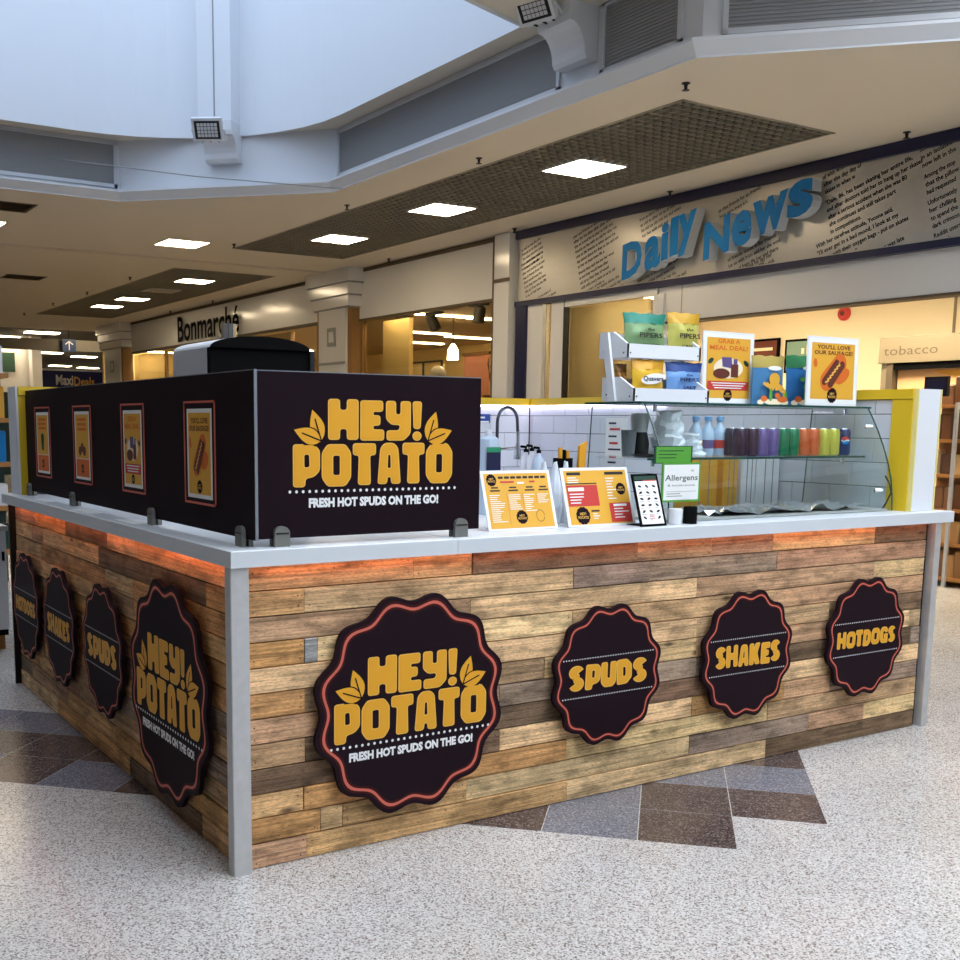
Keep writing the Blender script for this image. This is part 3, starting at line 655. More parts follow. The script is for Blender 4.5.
wall_frame(786,812,340,372,mat('sage',(120,150,136),.6),'dark framed pale green picture beside the sausage poster',[(.6,.55,.7,.72),(.78,.55,.86,.8)])
a, b = at(607,342,X=9.9), at(617,403,X=9.9)
T = empty('display_rack',(9.9,a.y,0),'tall black magazine rack seen through the news shop window','rack')
S('rack_side','black_metal',a.y-.5,a.y,0,a.z,9.86,9.9,T)
for k in range(5): S('rack_shelf','black_metal',a.y-.5,a.y,.4+.45*k,.42+.45*k,9.6,9.86,T)
a = at(585,398.5,X=9.0); b = at(611,399,X=9.0)
tag(S('shelf_board','black_metal',b.y,a.y,a.z-.03,a.z,8.8,9.2), 'black shelf edge just above the yellow wall cap', 'shelf')
# tobacco unit
TB = empty('tobacco_unit',(9.6,2.9,0),'beige tobacco display unit with raised lettering on its header','cabinet')
a = at(880,338,X=9.3); zt = a.z; yl = a.y
S('header','cream_panel',yl-2.4,yl,zt-.27,zt,9.3,10.3,TB); S('side_panel','cream_panel',yl-.07,yl,0,zt-.27,9.36,10.3,TB); S('side_trim','metal_brown',yl-.16,yl-.09,0,zt-.27,9.32,9.4,TB)
S('shutter_slot','black',yl-2.4,yl-.16,zt-.34,zt-.27,9.33,9.4,TB); S('back_panel',mat('peach',(224,178,128),.6),yl-2.4,yl-.16,0,zt-.34,9.42,9.5,TB)
ft = F((9.3,0,0),(0,-1,0),(0,0,1),(-1,0,0))
mb = MB(); text(mb,ft,'tobacco',-yl+.06,zt-.19,.10,width=.62,h=.003,bold=-.0); mb.build('lettering','metal_brown',TB)
fy = F((9.415,0,0),(0,-1,0),(0,0,1),(-1,0,0))
MB().flat(fy,[(-yl+.55,zt-.36),(-yl+1.0,zt-.36),(-yl+1.3,zt-.48),(-yl+1.3,zt-.56)],.003).build('yellow_stripe','yellow_print',TB)
a, b = at(925,377,X=8.3), at(947,392,X=8.3)
T = empty('till_monitor',(8.3,(a.y+b.y)/2,b.z),'small dark till monitor above the white end panel','monitor')
S('screen_housing','black_metal',b.y,a.y,b.z-.04,a.z,8.3,8.34,T); S('screen','navy',b.y+.02,a.y-.02,b.z-.02,a.z-.02,8.294,8.3,T); S('stand','black_metal',(a.y+b.y)/2-.02,(a.y+b.y)/2+.02,b.z-.4,b.z-.04,8.34,8.38,T)
# shelved sweets and magazines at the right edge, below the till
rr = random.Random(5)
SH = empty('shelf_unit',(8.9,2.6,0),'wooden shelf unit of brown packets right of the kiosk','shelf')
a = at(935,403,X=8.7); 
S('shelf_back',mat('wood_brown',(126,84,44),.6),1.6,a.y+.05,0,a.z,8.9,8.95,SH)
for k in range(6): S('shelf_board',mat('wood_orange',(176,120,58),.5),1.6,a.y+.05,.06+.33*k,.09+.33*k,8.62,8.9,SH)
S('upright','steel',a.y-.31,a.y-.28,0,a.z,8.585,8.615,SH)
PK = [mat('pack%d'%i,c,.5) for i,c in enumerate(((150,104,60),(186,140,84),(110,70,40),(206,170,120),(132,92,60),(90,62,44)))]
ORD = ('lowest','second','third','fourth','fifth','top'); NTH = ('nearest the kiosk','second from the kiosk','third from the kiosk','fourth from the kiosk','fifth from the kiosk','sixth from the kiosk','seventh from the kiosk','eighth from the kiosk','ninth from the kiosk','tenth from the kiosk','eleventh from the kiosk','twelfth from the kiosk','thirteenth from the kiosk','fourteenth from the kiosk','fifteenth from the kiosk')
COLN = ('tan','light tan','dark brown','cream','mid brown','deep brown')
ylim = 1.72
for k in range(6):
    y = a.y+.03; n = 0
    while y > ylim:
        w = rr.uniform(.09,.15); h = rr.uniform(.17,.27); ci = rr.randrange(6)
        o = MB().cham(8.66,8.66+.1,y-w,y-.006,.092+.33*k,.092+.33*k+h,.012).build('packet', PK[ci])
        tag(o,'%s packet on the %s shelf right of the kiosk, %s' % (COLN[ci],ORD[k],NTH[min(n,14)]),'packet','packets on the shelf unit right of the kiosk'); y -= w; n += 1
# --- dividing post and fashion shop
tag(S('trim_7','fascia_white',7.76,8.06,0,3.81,6.9,7.05), 'white dividing pilaster between the two shops', kind='structure')
tag(S('trim_8','metal_brown',8.07,8.14,0,3.81,6.93,7.05), 'brown metal strip beside the dividing pilaster', kind='structure')
tag(S('trim_9','metal_brown',7.745,8.07,3.24,3.28,6.885,6.9), 'brown band across the dividing pilaster', kind='structure')
BF = empty('storefront',(7.0,15,0),'fashion shop front with white fascia and black serif lettering','shop front')
S('fascia_panel','fascia_white',8.14,11.85,3.08,3.76,7.0,7.1,BF); S('fascia_trim','metal_brown',8.14,22.4,3.76,3.81,6.98,7.1,BF); S('fascia_trim','metal_brown',8.14,11.85,3.05,3.08,6.99,7.1,BF)
S('fascia_panel','fascia_white',12.9,22.4,3.14,3.76,7.0,7.1,BF); S('fascia_trim','metal_brown',12.9,22.4,3.10,3.14,6.99,7.1,BF)
for y in (8.16,11.55,14.0,17.3,20.2): S('window_mullion','bronze',y,y+.06,0,3.06,7.02,7.09,BF)
for y0,y1 in ((8.22,11.55),(14.06,17.3),(17.36,20.2),(20.26,22.4)): S('window_pane','shop_glass',y0,y1,.1,3.06,7.05,7.06,BF)
S('window_mullion','bronze',12.9,13.05,0,3.1,7.02,7.09,BF)
BS = empty('shop_sign',(6.97,17.7,3.1),'black lettering reading Bonmarché on the white fascia','sign')
bf = F((6.985,0,0),(0,-1,0),(0,0,1),(-1,0,0)); qa, qb = at(178.5,342,X=6.96), at(239.5,338,X=6.96)
bV, bP = text_geo('Bonmarché', .0, 0, 3); bx0, bx1 = min(v.x for v in bV), max(v.x for v in bV)
for ci, ch in enumerate('Bonmarché'):
    pre = text_geo('Bonmarché'[:ci+1], .0, 0, 3)[0]; pr = max(v.x for v in pre); gV, gP = text_geo(ch, .022, 0, 3); gw = max(v.x for v in gV)-min(v.x for v in gV)
    k_ = (-qb.y+qa.y)/(bx1-bx0); mb = MB(); g0 = min(v.x for v in gV)
    mb.v = [bf.p(-qa.y+(pr-gw+v.x-g0-bx0)*k_, qa.z+.01+v.y*.70, .03) for v in gV]; mb.f = list(gP); nm_ = 'letter_'+('upper_b' if ch == 'B' else 'e' if ch == 'é' else ch); mb.build(nm_,'black',BS)
# stone pillars with stepped capitals
def pillar(y0,y1,lb,idx):
    T = empty('trim_%d'%idx,(6.85,(y0+y1)/2,0),lb,kind='structure'); d = (y1-y0)
    for k,(e,za,zb) in enumerate(((.0,3.62,3.82),(.05,3.44,3.6),(.1,3.27,3.42))): S('capital_tier','fascia_white',y0+e,y1-e,za,zb,6.72+e*.6,7.1,T)
    for k,(e,za,zb) in enumerate(((.02,3.6,3.62),(.07,3.42,3.44),(.12,3.25,3.27))): S('capital_band','louvre_grey',y0+e,y1-e,za,zb,6.74+e*.6,7.1,T)
    s0, s1 = y0+.26*d/1.37, y1-.26*d/1.37
    S('shaft','fascia_white',s0,s1,0,3.25,6.82,7.1,T); S('shaft_strip','bronze',s0-.12,s0,0,3.25,6.86,7.1,T); S('shaft_strip','bronze',s1,s1+.12,0,3.25,6.86,7.1,T)
    for z in (2.42,1.2): S('shaft_band','louvre_grey',s0,s1,z,z+.04,6.81,6.82,T)
    fr = F((6.82,(s0+s1)/2,2.84),(0,-1,0),(0,0,1),(-1,0,0))
    MB().fbox(fr,-.14,.14,-.14,.14,0,.01).build('emblem_square','louvre_grey',T); MB().fbox(fr,-.08,.08,-.08,.08,.01,.014).build('emblem_inset','fascia_white',T)
pillar(11.46,12.86,'pale stone pillar with stepped capital between the shop windows',10)
pillar(22.4,24.3,'pale stone pillar with stepped capital at the far end of the shops',11)
# fashion shop interior
BI = empty('shop_interior',(10,14,0),'warm lit fashion shop interior behind glass','interior')
S('back_wall',mat('bon_cream',(222,192,128),.8),8.1,25,0,3.4,13.4,13.5,BI); S('ceiling_panel',mat('bon_ceiling',(176,148,100),.8),8.1,25,3.32,3.36,7.12,13.4,BI); S('side_wall','bon_cream',25.0,25.1,0,3.4,7.1,13.4,BI); S('side_wall','bon_cream',8.07,8.13,0,3.4,7.12,13.4,BI)
S('display_partition',mat('bon_panel',(224,196,128),.7),10.75,11.5,0,3.06,7.35,7.42,BI)
for k,(px,py) in enumerate(((424,333),(420,343),(470,338),(461,346),(447,316),(436,328),(497,320),(150,352),(290,350))):
    q = at(px,py,Z=3.3)
    if not (7.3 < q.x < 13.2) or k in (3, 5): continue
    tag(S('shop_strip_lamp','lamp_warm',q.y-.06,q.y+.06,3.29,3.31,q.x-.6,q.x+.6),'warm strip lamp in the fashion shop ceiling, '+('fourth row left','fifth row left','third row right','fourth row right','front row left','second row left','front row right','behind the black lettering','left of the stone pillar')[k],'lamp','fashion shop strip lamps')
for y0_,y1_,nm_ in ((8.3,11.4,'nearer'),(13.2,22.0,'farther')): tag(S('window_lamp','lamp_warm',y0_,y1_,3.27,3.29,7.16,7.24),'warm strip lamp hidden behind the %s part of the white fascia' % nm_,'lamp','window strip lamps')  # out-of-sight emissive strips, added to brighten the fashion window display
for (px,py),aim,lit,lb in (((404,329),(-.6,-.6,-.5),True,'lit spotlight inside the fashion shop window, leftmost'),((434,325),(.3,-.3,-.9),False,'black spotlight in the middle of the fashion shop window'),((479,317),(-.1,.1,-1),False,'black spotlight at the right of the fashion shop window')):
    q = at(px,py,X=8.0); av = Vector(aim).normalized(); u = av.orthogonal().normalized(); fr = F(q,u,av.cross(u),av)
    T = empty('spotlight',q,lb,'spotlight'); discs(fr,[(.03,-.16),(.08,-.13),(.09,.08)]).build('lamp_can','black_metal',T); discs(fr,[(.082,.08),(.082,.085)]).build('lens','lamp_warm' if lit else 'black',T)
    MB().box(q.x-.05,q.x+.05,q.y-.18,q.y+.18,q.z+.15,q.z+.19).build('track_arm','black_metal',T); MB().tube([(q.x,q.y,q.z+.16),(q.x,q.y,3.33)],.015,6).build('rod','black_metal',T)
a, b = at(464,356,X=8.3), at(489,352,X=8.3); zb = .3
T = empty('banner',(8.3,(a.y+b.y)/2,0),'hanging salmon pink banner in the fashion shop window','banner')
S('banner_cloth',mat('salmon',(206,138,112),.6),b.y,a.y,zb,a.z,8.3,8.31,T); S('banner_rail','bronze',b.y-.02,a.y+.02,a.z,a.z+.04,8.28,8.33,T); S('banner_foot','bronze',b.y-.02,a.y+.02,0,zb,8.24,8.38,T)
q = at(438,368,X=9.0); T = empty('globe_lamp',(q.x,q.y,0),'round white lamp globe just above the dark logo panel','lamp')
MB().lathe((q.x,q.y,q.z-.1),[(.001,-.14)]+[(.14*math.cos(math.radians(t)),.14*math.sin(math.radians(t))) for t in range(-75,90,15)]+[(.001,.14)],16).build('globe','lamp_off',T,smooth=True); MB().tube([(q.x,q.y,0),(q.x,q.y,q.z-.23)],.02,8).build('stem','bronze',T)
q = at(453,352,X=9.5); T = empty('pendant_lamp',(q.x,q.y,q.z),'small glowing pendant in the fashion shop','lamp')
MB().lathe((q.x,q.y,q.z),[(.1,-.13),(.09,.03),(.03,.13),(.01,.14)],14).build('shade','lamp_warm',T,smooth=True); MB().tube([(q.x,q.y,q.z+.13),(q.x,q.y,3.33)],.008,6).build('cord','black_metal',T)
q = at(420,370,X=9.6); T = empty('wall_mirror',(q.x,q.y,0),'black framed fitting screen inside the fashion shop','screen')
for dy in (-.7,-.1,.5): S('screen_post','black_metal',q.y+dy,q.y+dy+.03,0,q.z+.15,9.6,9.63,T)
S('screen_rail','black_metal',q.y-.7,q.y+.53,q.z+.12,q.z+.15,9.6,9.63,T); S('screen_panel','bon_panel',q.y-.68,q.y+.5,.2,q.z+.1,9.66,9.68,T)
q = at(494,388,X=8.0); T = empty('potted_plant',(q.x,q.y,0),'bare brown twig plant at the right end of the fashion shop window','plant')
MB().lathe((q.x,q.y,0),[(.12,0),(.16,.5),(.16,q.z-.1)],12).build('pot','brown_print',T)
mb = MB(); rp = random.Random(2)
for k in range(14):
    t = Vector((rp.uniform(-.16,.16),rp.uniform(-.16,.16),rp.uniform(.3,.62))); mb.tube([(q.x,q.y,q.z-.12),Vector((q.x,q.y,q.z-.1))+t*.5+Vector((rp.uniform(-.04,.04),0,0)),Vector((q.x,q.y,q.z-.1))+t],[.012,.009,.004],5)
mb.build('twigs','brown_print',T)
# ------------------------------------------------------------------ far hall
for k,(px,py) in enumerate(((42,333),(93,329),(86,348),(49,353),(84,357),(60,366),(88,368),(3,337),(20,347))):
    q = at(px,py,Z=3.88); w = .42
    tag(MB().box(q.x-w,q.x+w,q.y-.22,q.y+.22,3.87,3.89).build('hall_lamp','lamp_panel'),'bright strip lamp in the far hall ceiling, '+('left of the arrow sign and above it','beside the far pillar','below and right of the arrow sign','below and left of the arrow sign','just above the navy fascia','lowest left, over the navy fascia','lowest right, over the navy fascia','at the left picture edge, upper','at the left picture edge, lower')[k],'lamp','far hall lamps')
tag(S('trim_12','louvre_grey',26.0,26.3,3.30,3.62,-9.1,15.8) if False else MB().box(-2,7.6,26.4,26.6,3.36,3.64).build('trim_12','mall_grey'), 'grey bulkhead beam across the far hall', kind='structure')
a, b = at(62,339,Y=26.3), at(76,352,Y=26.3)
T = empty('direction_sign',((a.x+b.x)/2,26.3,b.z),'small blue hanging sign with a white up arrow','sign')
MB().box(a.x,b.x,26.28,26.34,b.z,a.z).build('sign_panel',mat('sign_blue',(26,58,104),.5),T)
fr = F(((a.x+b.x)/2,26.28,(a.z+b.z)/2),(1,0,0),(0,0,1),(0,-1,0)); hh = (a.z-b.z)/2
mb = MB(); mb.stroke(fr,[(0,-hh*.7),(0,hh*.6)],.025,.003); mb.stroke(fr,[(-.09,hh*.2),(0,hh*.65),(.09,hh*.2)],.025,.003); mb.build('arrow','white_print',T)
MB().tube([((a.x+b.x)/2,26.31,a.z),((a.x+b.x)/2,26.31,3.9)],.012,6).build('hanger','black_metal',T)
a, b = at(33,370,Y=42), at(112,374,Y=42)
T = empty('storefront',((a.x+b.x)/2,42,0),'far discount shop front with navy fascia and white and yellow lettering','shop front')
MB().box(a.x,b.x+1,42,42.2,2.6,a.z).build('fascia_panel',mat('navy_bright',(26,28,96),.6),T); MB().box(a.x,b.x+1,42.1,42.2,0,2.6).build('shop_wall','cream_panel',T)
fr = F((0,42,0),(1,0,0),(0,0,1),(0,-1,0)); c0, c1 = at(56,384,Y=42), at(97,387,Y=42)
mb = MB(); text(mb,fr,'Maxi',c0.x,c0.z-.02,.40,width=(c1.x-c0.x)*.42,h=.01,bold=.03); mb.build('lettering','white_print',T)
mb = MB(); text(mb,fr,'Deals',c0.x+(c1.x-c0.x)*.44,c0.z-.04,.36,width=(c1.x-c0.x)*.5,h=.01,bold=.02); mb.build('lettering','gold_light',T)
# shop with a green sign at the far left
a, b = at(-30,347,Y=30), at(29,372,Y=30)
T = empty('storefront',((a.x+b.x)/2,30,0),'far shop front with white fascia and dark green sign at the left edge','shop front')
MB().box(a.x,b.x,30,30.2,at(0,392,Y=30).z,at(0,347,Y=30).z).build('fascia_panel','fascia_white',T)
c0, c1 = at(-30,350,Y=30), at(15,372,Y=30); MB().box(c0.x,c1.x,29.96,30,c1.z,at(0,352,Y=30).z).build('sign_panel','green_dark',T)
MB().box(a.x,b.x,30.1,30.2,0,at(0,392,Y=30).z).build('shop_wall',mat('teal_dark',(28,58,62),.6),T)
mb = MB(); text(mb,F((0,29.96,0),(1,0,0),(0,0,1),(0,-1,0)),'optica',c0.x+.1,c1.z+.15,.2,width=(c1.x-c0.x)*.8,h=.004) if False else None
a = at(31,372,Y=29.5); b = at(37,372,Y=29.5)
tag(MB().box(a.x,b.x+.1,29.3,29.7,0,3.9).build('trim_13','fascia_white'),'white column in the far hall', kind='structure')
# stand behind the kiosk at the left edge
WC = empty('display_cabinet',(-.2,4.5,0),'white cabinet on a wooden plinth behind the left end of the kiosk','cabinet')
MB().box(-.75,.19,4.25,4.8,.14,.80).build('cabinet_body','plastic_white',WC); MB().box(-.75,.17,4.3,4.78,0,.10).build('plinth','wood_orange',WC); MB().box(-.75,.185,4.26,4.79,.10,.14).build('plinth_strip','black',WC); MB().box(.16,.175,4.235,4.25,.60,.66).build('door_handle','black',WC); MB().box(-.76,.2,4.22,4.82,.80,.83).build('cabinet_top','steel',WC)
SU = empty('display_shelving',(.2,7.5,0),'shelving with orange lit boards and colourful stock beyond the cabinet','shelf')
a = at(9,420,Y=7.3)
MB().box(-1.2,a.x,7.6,7.65,0,2.2).build('shelf_back','teal_dark',SU)
for k in range(5): MB().box(-1.2,a.x,7.25,7.6,.3+.4*k,.34+.4*k).build('shelf_board','wood_orange',SU)
rs = random.Random(9)
xlim = at(-6,450,Y=7.3).x
for k in range(5):
    x = a.x-.02; n = 0
    while x > xlim:
        w = rs.uniform(.1,.16); m, cn = rs.choice([('red_print','red'),('yellow_print','yellow'),('green_dark','dark green'),('brown_print','brown'),('shop_blue','blue'),('plastic_white','white')])
        tag(MB().cham(x-w,x-.01,7.32,7.5,.342+.4*k,.342+.4*k+rs.uniform(.2,.32),.01).build('stock_box',m),'%s box on the %s board of the far left shelving, %s from right' % (cn,ORD[k],('first','second','third','fourth')[min(n,3)]),'box','stock on the far left shelving'); x -= w; n += 1
# ================================================================== KIOSK
HC, HB = 1.10, 1.045
PW, PL = 3.81, 3.25                                  # width along x, length along y
FRONT = F((0,.03,0),(1,0,0),(0,0,1),(0,-1,0)); LEFT = F((.03,0,0),(0,-1,0),(0,0,1),(-1,0,0))
KC = empty('kiosk_counter',(1.9,1.6,0),'L-shaped food kiosk counter clad in reclaimed pallet planks','counter')
mb = MB(); mb.box(.055,3.806,.055,.6,.0,HB-.001); mb.box(.055,.6,.6,PL-.01,.0,HB-.001); mb.build('carcass','black',KC)
WC_ = {'L':(240,200,148),'T':(226,179,124),'O':(210,156,100),'M':(196,156,118),'G':(170,147,124),'D':(134,106,82),'S':(180,178,174)}
ROWS = [
 ([414,473,638,713,774,876],'TTDMMTD'), ([304.5,574,650,777.5],'TLGGM'), ([471,698,875],'MLML'), ([305,318,573,774],'OSLMM'),
 ([697,830],'LMDD'[:3]), ([305.5,545,697,830,910],'OMLMLL'), ([500,697,785,911],'MGGDG'), ([305.5,650,780],'MDDL'),
 ([500,692,784,830],'DLOMG'), ([304,567,768],'TOLM'), ([321,343,467,690,809,864],'OLTLGML'), ([307,567,766],'MTLD')]
rk = random.Random(11); NH = 12; RH = HB/NH
def jit(c, k=.07):
    f = 1+rk.uniform(-k,k); return tuple(min(255, v*f*(1+rk.uniform(-.02,.02))) for v in c)
nails = MB()
def make_plank(fr, a0, a1, r, code):
    b1 = HB-.002-r*RH; b0 = b1-RH+.0042
    mb = MB().plank(fr, a0+.0008, a1-.0008, max(b0,.001), b1, -.022, rk.uniform(-.006,.0))
    o = mb.build('plank','pallet_wood',KC); o.color = lin(jit(WC_[code]))
    for a in ([a0+.02, a1-.02] if a1-a0 > .12 else []) + ([(a0+a1)/2] if a1-a0 > .6 else []):
        for bb in (b0+.02, b1-.02):
            if rk.random() < .8: nails.disc(fr, a+rk.uniform(-.006,.006), bb+rk.uniform(-.006,.006), .0028, .0006, 6)
for r,(js,codes) in enumerate(ROWS):
    zc = HB-(r+.5)*RH
    xs = [.058]
    for px in js:
        # the pixel column is met on this row: search the point of the row whose column it is
        lo, hi = 0, 3.8
        for _ in range(40):
            m_ = (lo+hi)/2; d = Vector((m_,.03,zc))-CAM; x_ = PPX+FPX*d.dot(RT)/d.dot(FW)
            if x_ < px: lo = m_
            else: hi = m_
        xs.append(lo)
    xs.append(3.738)
    for k in range(len(xs)-1): make_plank(FRONT, xs[k], xs[k+1], r, codes[min(k,len(codes)-1)])
for r in range(NH):
    y = .052
    while y < PL-.02:
        e = min(PL-.02, y+rk.choice((.3,.45,.7,.85,1.0,1.2))*rk.uniform(.8,1.2))
        if PL-.02-e < .15: e = PL-.02
        make_plank(LEFT, -e, -y, r, rk.choice('TTOOMMMGDL')); y = e
tag(nails.build('nail_heads','black_print',KC), kind='stuff')
MB().cham(-.010,.056,0,.05,0,HB-.001,.003).build('corner_post','steel',KC); MB().cham(3.765,3.81,0,.05,0,HB-.001,.003).build('end_post','steel',KC); MB().box(0.0,.05,PL-.02,PL+.0,0,HB-.001).build('end_post','black_metal',KC)
led = MB(); nl = 150
led.box(.08,3.76,.002,.010,HB-.0012,HB-.0004); led.box(.002,.010,.06,PL-.03,HB-.0012,HB-.0004)
led.build('led_strip', mat('led_tape',(250,170,130),.5,emit=(255,150,96),es=5), KC)
dots = MB()
for k in range(112): dots.box(.09+.0327*k,.09+.0327*k+.010,.003,.009,HB-.0020,HB-.0012)
for k in range(95): dots.box(.003,.009,.07+.0327*k,.07+.0327*k+.010,HB-.0020,HB-.0012)
tag(dots.build('led_chips','led_orange',KC), kind='stuff')
CT = empty('countertop',(1.9,.3,HB),'pale grey L-shaped countertop of the food kiosk','countertop')
def slab(poly, nm):
    c = .003; mb = MB(); off_ = offset(poly, c)
    if abs(off_[0][0]-poly[0][0]-c) > .002: off_ = offset(poly, -c)
    mb.loft([[(x,y,HB) for x,y in poly],[(x,y,HC-c) for x,y in poly],[(x,y,HC) for x,y in off_]]); return mb.build(nm,'counter_white',CT)
slab([(-.012,-.012),(.868,-.012),(.868,.66),(.81,.66),(.81,3.35),(-.012,3.35)],'corner_slab'); slab([(.8695,-.012),(3.885,-.012),(3.885,.66),(.8695,.66)],'front_slab')
# ------------------------------------------------------------------ round scalloped signs
def wavy(R, k=1.0, n=144, off=0): return [((R*k)*(1+.042*math.cos(12*(t-math.pi/2)+math.pi))*math.cos(t)+off, (R*k)*(1+.042*math.cos(12*(t-math.pi/2)+math.pi))*math.sin(t)) for t in [2*math.pi*i/n for i in range(n)]]
def ring(mb, fr, R, k0, k1, h):
    A, B = wavy(R,k0), wavy(R,k1); n = len(A)
    for i in range(n): mb.face([fr.p(*A[i],h),fr.p(*A[(i+1)%n],h),fr.p(*B[(i+1)%n],h),fr.p(*B[i],h)])
def round_sign(fr, R, lb, word=None):
    T = empty('round_sign', fr.o, lb, 'sign', None)
    MB().prism(fr, wavy(R/1.03), -.018, 0).build('board','sign_board',T)
    mb = MB(); ring(mb, fr, R/1.03, .885, .96, .0005); mb.build('red_border','sign_red',T)
    mb = MB(); ring(mb, fr, R/1.03, .908, .936 if word is None else .934, .001); mb.build('coral_border','coral',T)
    for a,b in ((-.5,.5),(.5,.5),(-.5,-.5),(.5,-.5)): discs(fr.sub(a*R*.9,b*R*.9,0),[(.012,-.0185),(.012,-.034)],10).build('spacer','black_metal',T)
    if word is None: hey_logo(fr, T, R*1.60, 0, -R*.085)
    else:
        word = word.replace('H','h').replace('O','o').replace('A','a'); n_ = len(word); rj = random.Random(len(word)); hgt = R*.35 if n_ < 6 else (R*.33 if n_ == 6 else R*.27); tot = R*(1.42 if n_ < 7 else 1.5)
        dz = [rj.uniform(-.03,.03) for _ in word]; tl = [rj.uniform(-2.5,2.5) for _ in word]
        chunky(fr, word, 0, -hgt*.5, hgt, .09, .0008, .06, total=tot, dz=dz, tilt=tl, grow=.045).build('lettering_outline','sign_red',T)
        chunky(fr, word, 0, -hgt*.5, hgt, .09, .0014, .06, total=tot, dz=dz, tilt=tl, grow=.012).build('lettering','gold_light',T)
        chunky(fr, word, 0, -hgt*.5, hgt, .09, .0020, .06, total=tot, dz=dz, tilt=tl, grow=-.022).build('lettering','gold',T)
        for sg in (1,-1):
            mb = MB()
            for k in range(36): mb.disc(fr, -R*.82+R*1.64*k/35, sg*R*.27, R*.0105, .001, 8)
            mb.build('dotted_rule','white_print',T)
def fsign(pl,pr,pt,pb,lb,word=None,left=False):
    if not left:
        Y = -.012; A, B, C, D = at(*pl,Y=Y), at(*pr,Y=Y), at(*pt,Y=Y), at(*pb,Y=Y)
        c = ((A.x+B.x)/2, (C.z+D.z)/2); R = ((B.x-A.x)+(C.z-D.z))/4; fr = F((c[0],Y,c[1]),(1,0,0),(0,0,1),(0,-1,0))
    else:
        X = -.012; A, B, C, D = at(*pl,X=X), at(*pr,X=X), at(*pt,X=X), at(*pb,X=X)
        c = ((A.y+B.y)/2, (C.z+D.z)/2); R = (C.z-D.z)/2; fr = F((X,c[0],c[1]),(0,-1,0),(0,0,1),(-1,0,0))
    round_sign(fr, R, lb, word)
fsign((316,700),(501,690),(408,591),(408,814),'largest round sign with HEY! POTATO on the front of the kiosk')
fsign((553,680),(661,668),(607,604),(607,744),'round sign reading SPUDS on the front of the kiosk','SPUDS')
fsign((702,660),(792,648),(747,590),(747,718),'round sign reading SHAKES on the front of the kiosk','SHAKES')
fsign((827,640),(904,635),(866,578),(866,695),'round sign reading HOTDOGS at the right of the kiosk front','HOTDOGS')
fsign((133,690),(206,705),(167,581),(167,800),'large round sign with HEY! POTATO on the shaded left side of the kiosk',None,True)
fsign((82,650),(124,655),(103,586),(103,716),'round sign reading SPUDS on the shaded left side','SPUDS',True)
fsign((43,620),(75,630),(58,569),(58,683),'round sign reading SHAKES on the shaded left side','SHAKES',True)
fsign((13,600),(39,610),(25,554),(25,656),'round sign reading HOTDOGS at the far end of the left side','HOTDOGS',True)
# ------------------------------------------------------------------ dark screen panels on clamps
ZB, ZT = 1.127, 1.675
XP, YP = .088, .052
pf = F((0,YP,0),(1,0,0),(0,0,1),(0,-1,0)); pl_ = F((XP,0,0),(0,-1,0),(0,0,1),(-1,0,0))
def clamp(fr, a, T):
    w = .028; prof = [(-w,0),(w,0),(w,.045)]+[(w*math.cos(math.radians(t)),.045+.024*math.sin(math.radians(t))) for t in range(15,180,15)]+[(-w,.045)]
    c = MB().prism(fr.sub(a,HC), prof, .0005, .016).build('clamp','clamp_grey',T)
    MB().fbox(fr.sub(a,HC), -w*.86, w*.86, .043, .047, .016, .018).build('clamp_groove','black_metal',c)
    MB().prism(fr.sub(a,HC), prof, -.026, -.0105).build('clamp','clamp_grey',T)
x0, x1 = at(257,455,Y=YP).x, at(480,455,Y=YP).x
DP = empty('screen_panel',((x0+x1)/2,YP,HC),'dark front screen panel with golden HEY! POTATO logo','screen')
MB().fbox(pf,x0,x1,ZB,ZT,-.010,0).build('panel_sheet','panel_dark',DP)
mb = MB(); mb.fbox(pf,x0,x1,ZT,ZT+.003,-.010,0); mb.fbox(pf,x0-.004,x0,ZB,ZT+.003,-.010,0); mb.build('edge_trim','panel_edge',DP)
a, b = at(293,450,Y=YP).x, at(452,450,Y=YP).x; hey_logo(pf, DP, b-a, (a+b)/2, 1.335+.035)
for px in (280.5,459): clamp(pf, at(px,545,Y=YP).x, DP)
y0, y1 = .02, at(24,440,X=XP).y
LP = empty('screen_panel',(XP,(y0+y1)/2,HC),'long dark side screen panel with four framed posters','screen')
MB().fbox(pl_,-y1,-y0,ZB,ZT,-.010,0).build('panel_sheet','panel_dark',LP)
mb = MB(); mb.fbox(pl_,-y1,-y0,ZT,ZT+.003,-.010,0); mb.fbox(pl_,-y0,-y0+.004,ZB,ZT+.003,-.010,0); mb.build('edge_trim','panel_edge',LP)
for px,py in ((240,545),(151,522),(72,498),(29,488)): clamp(pl_, -at(px,py,X=XP-.01).y, LP)
# ------------------------------------------------------------------ posters
PUR = mat('purple_print',(92,76,130),.6); BRN = 'brown_print'
def oval(mb, fr, a, b, rx, ry, ang, h, n=20):
    c, q = math.cos(math.radians(ang)), math.sin(math.radians(ang))
    mb.flat(fr,[(a+rx*math.cos(2*math.pi*k/n)*c-ry*math.sin(2*math.pi*k/n)*q, b+rx*math.cos(2*math.pi*k/n)*q+ry*math.sin(2*math.pi*k/n)*c) for k in range(n)],h)
def badge(fr, T, a, b, r, h):
    mb = MB(); mb.flat(fr,[(a+p_[0],b+p_[1]) for p_ in wavy(r,1,48)],h); mb.build('badge','sign_board',T)
    mb = MB(); text(mb,fr,'HEY!',a,b+r*.06,r*.32,h=h+.0004,bold=.02,align='C'); text(mb,fr,'POTATO',a,b-r*.36,r*.32,h=h+.0004,bold=.02,align='C',maxw=r*1.5); mb.build('badge_lettering','gold_light',T)
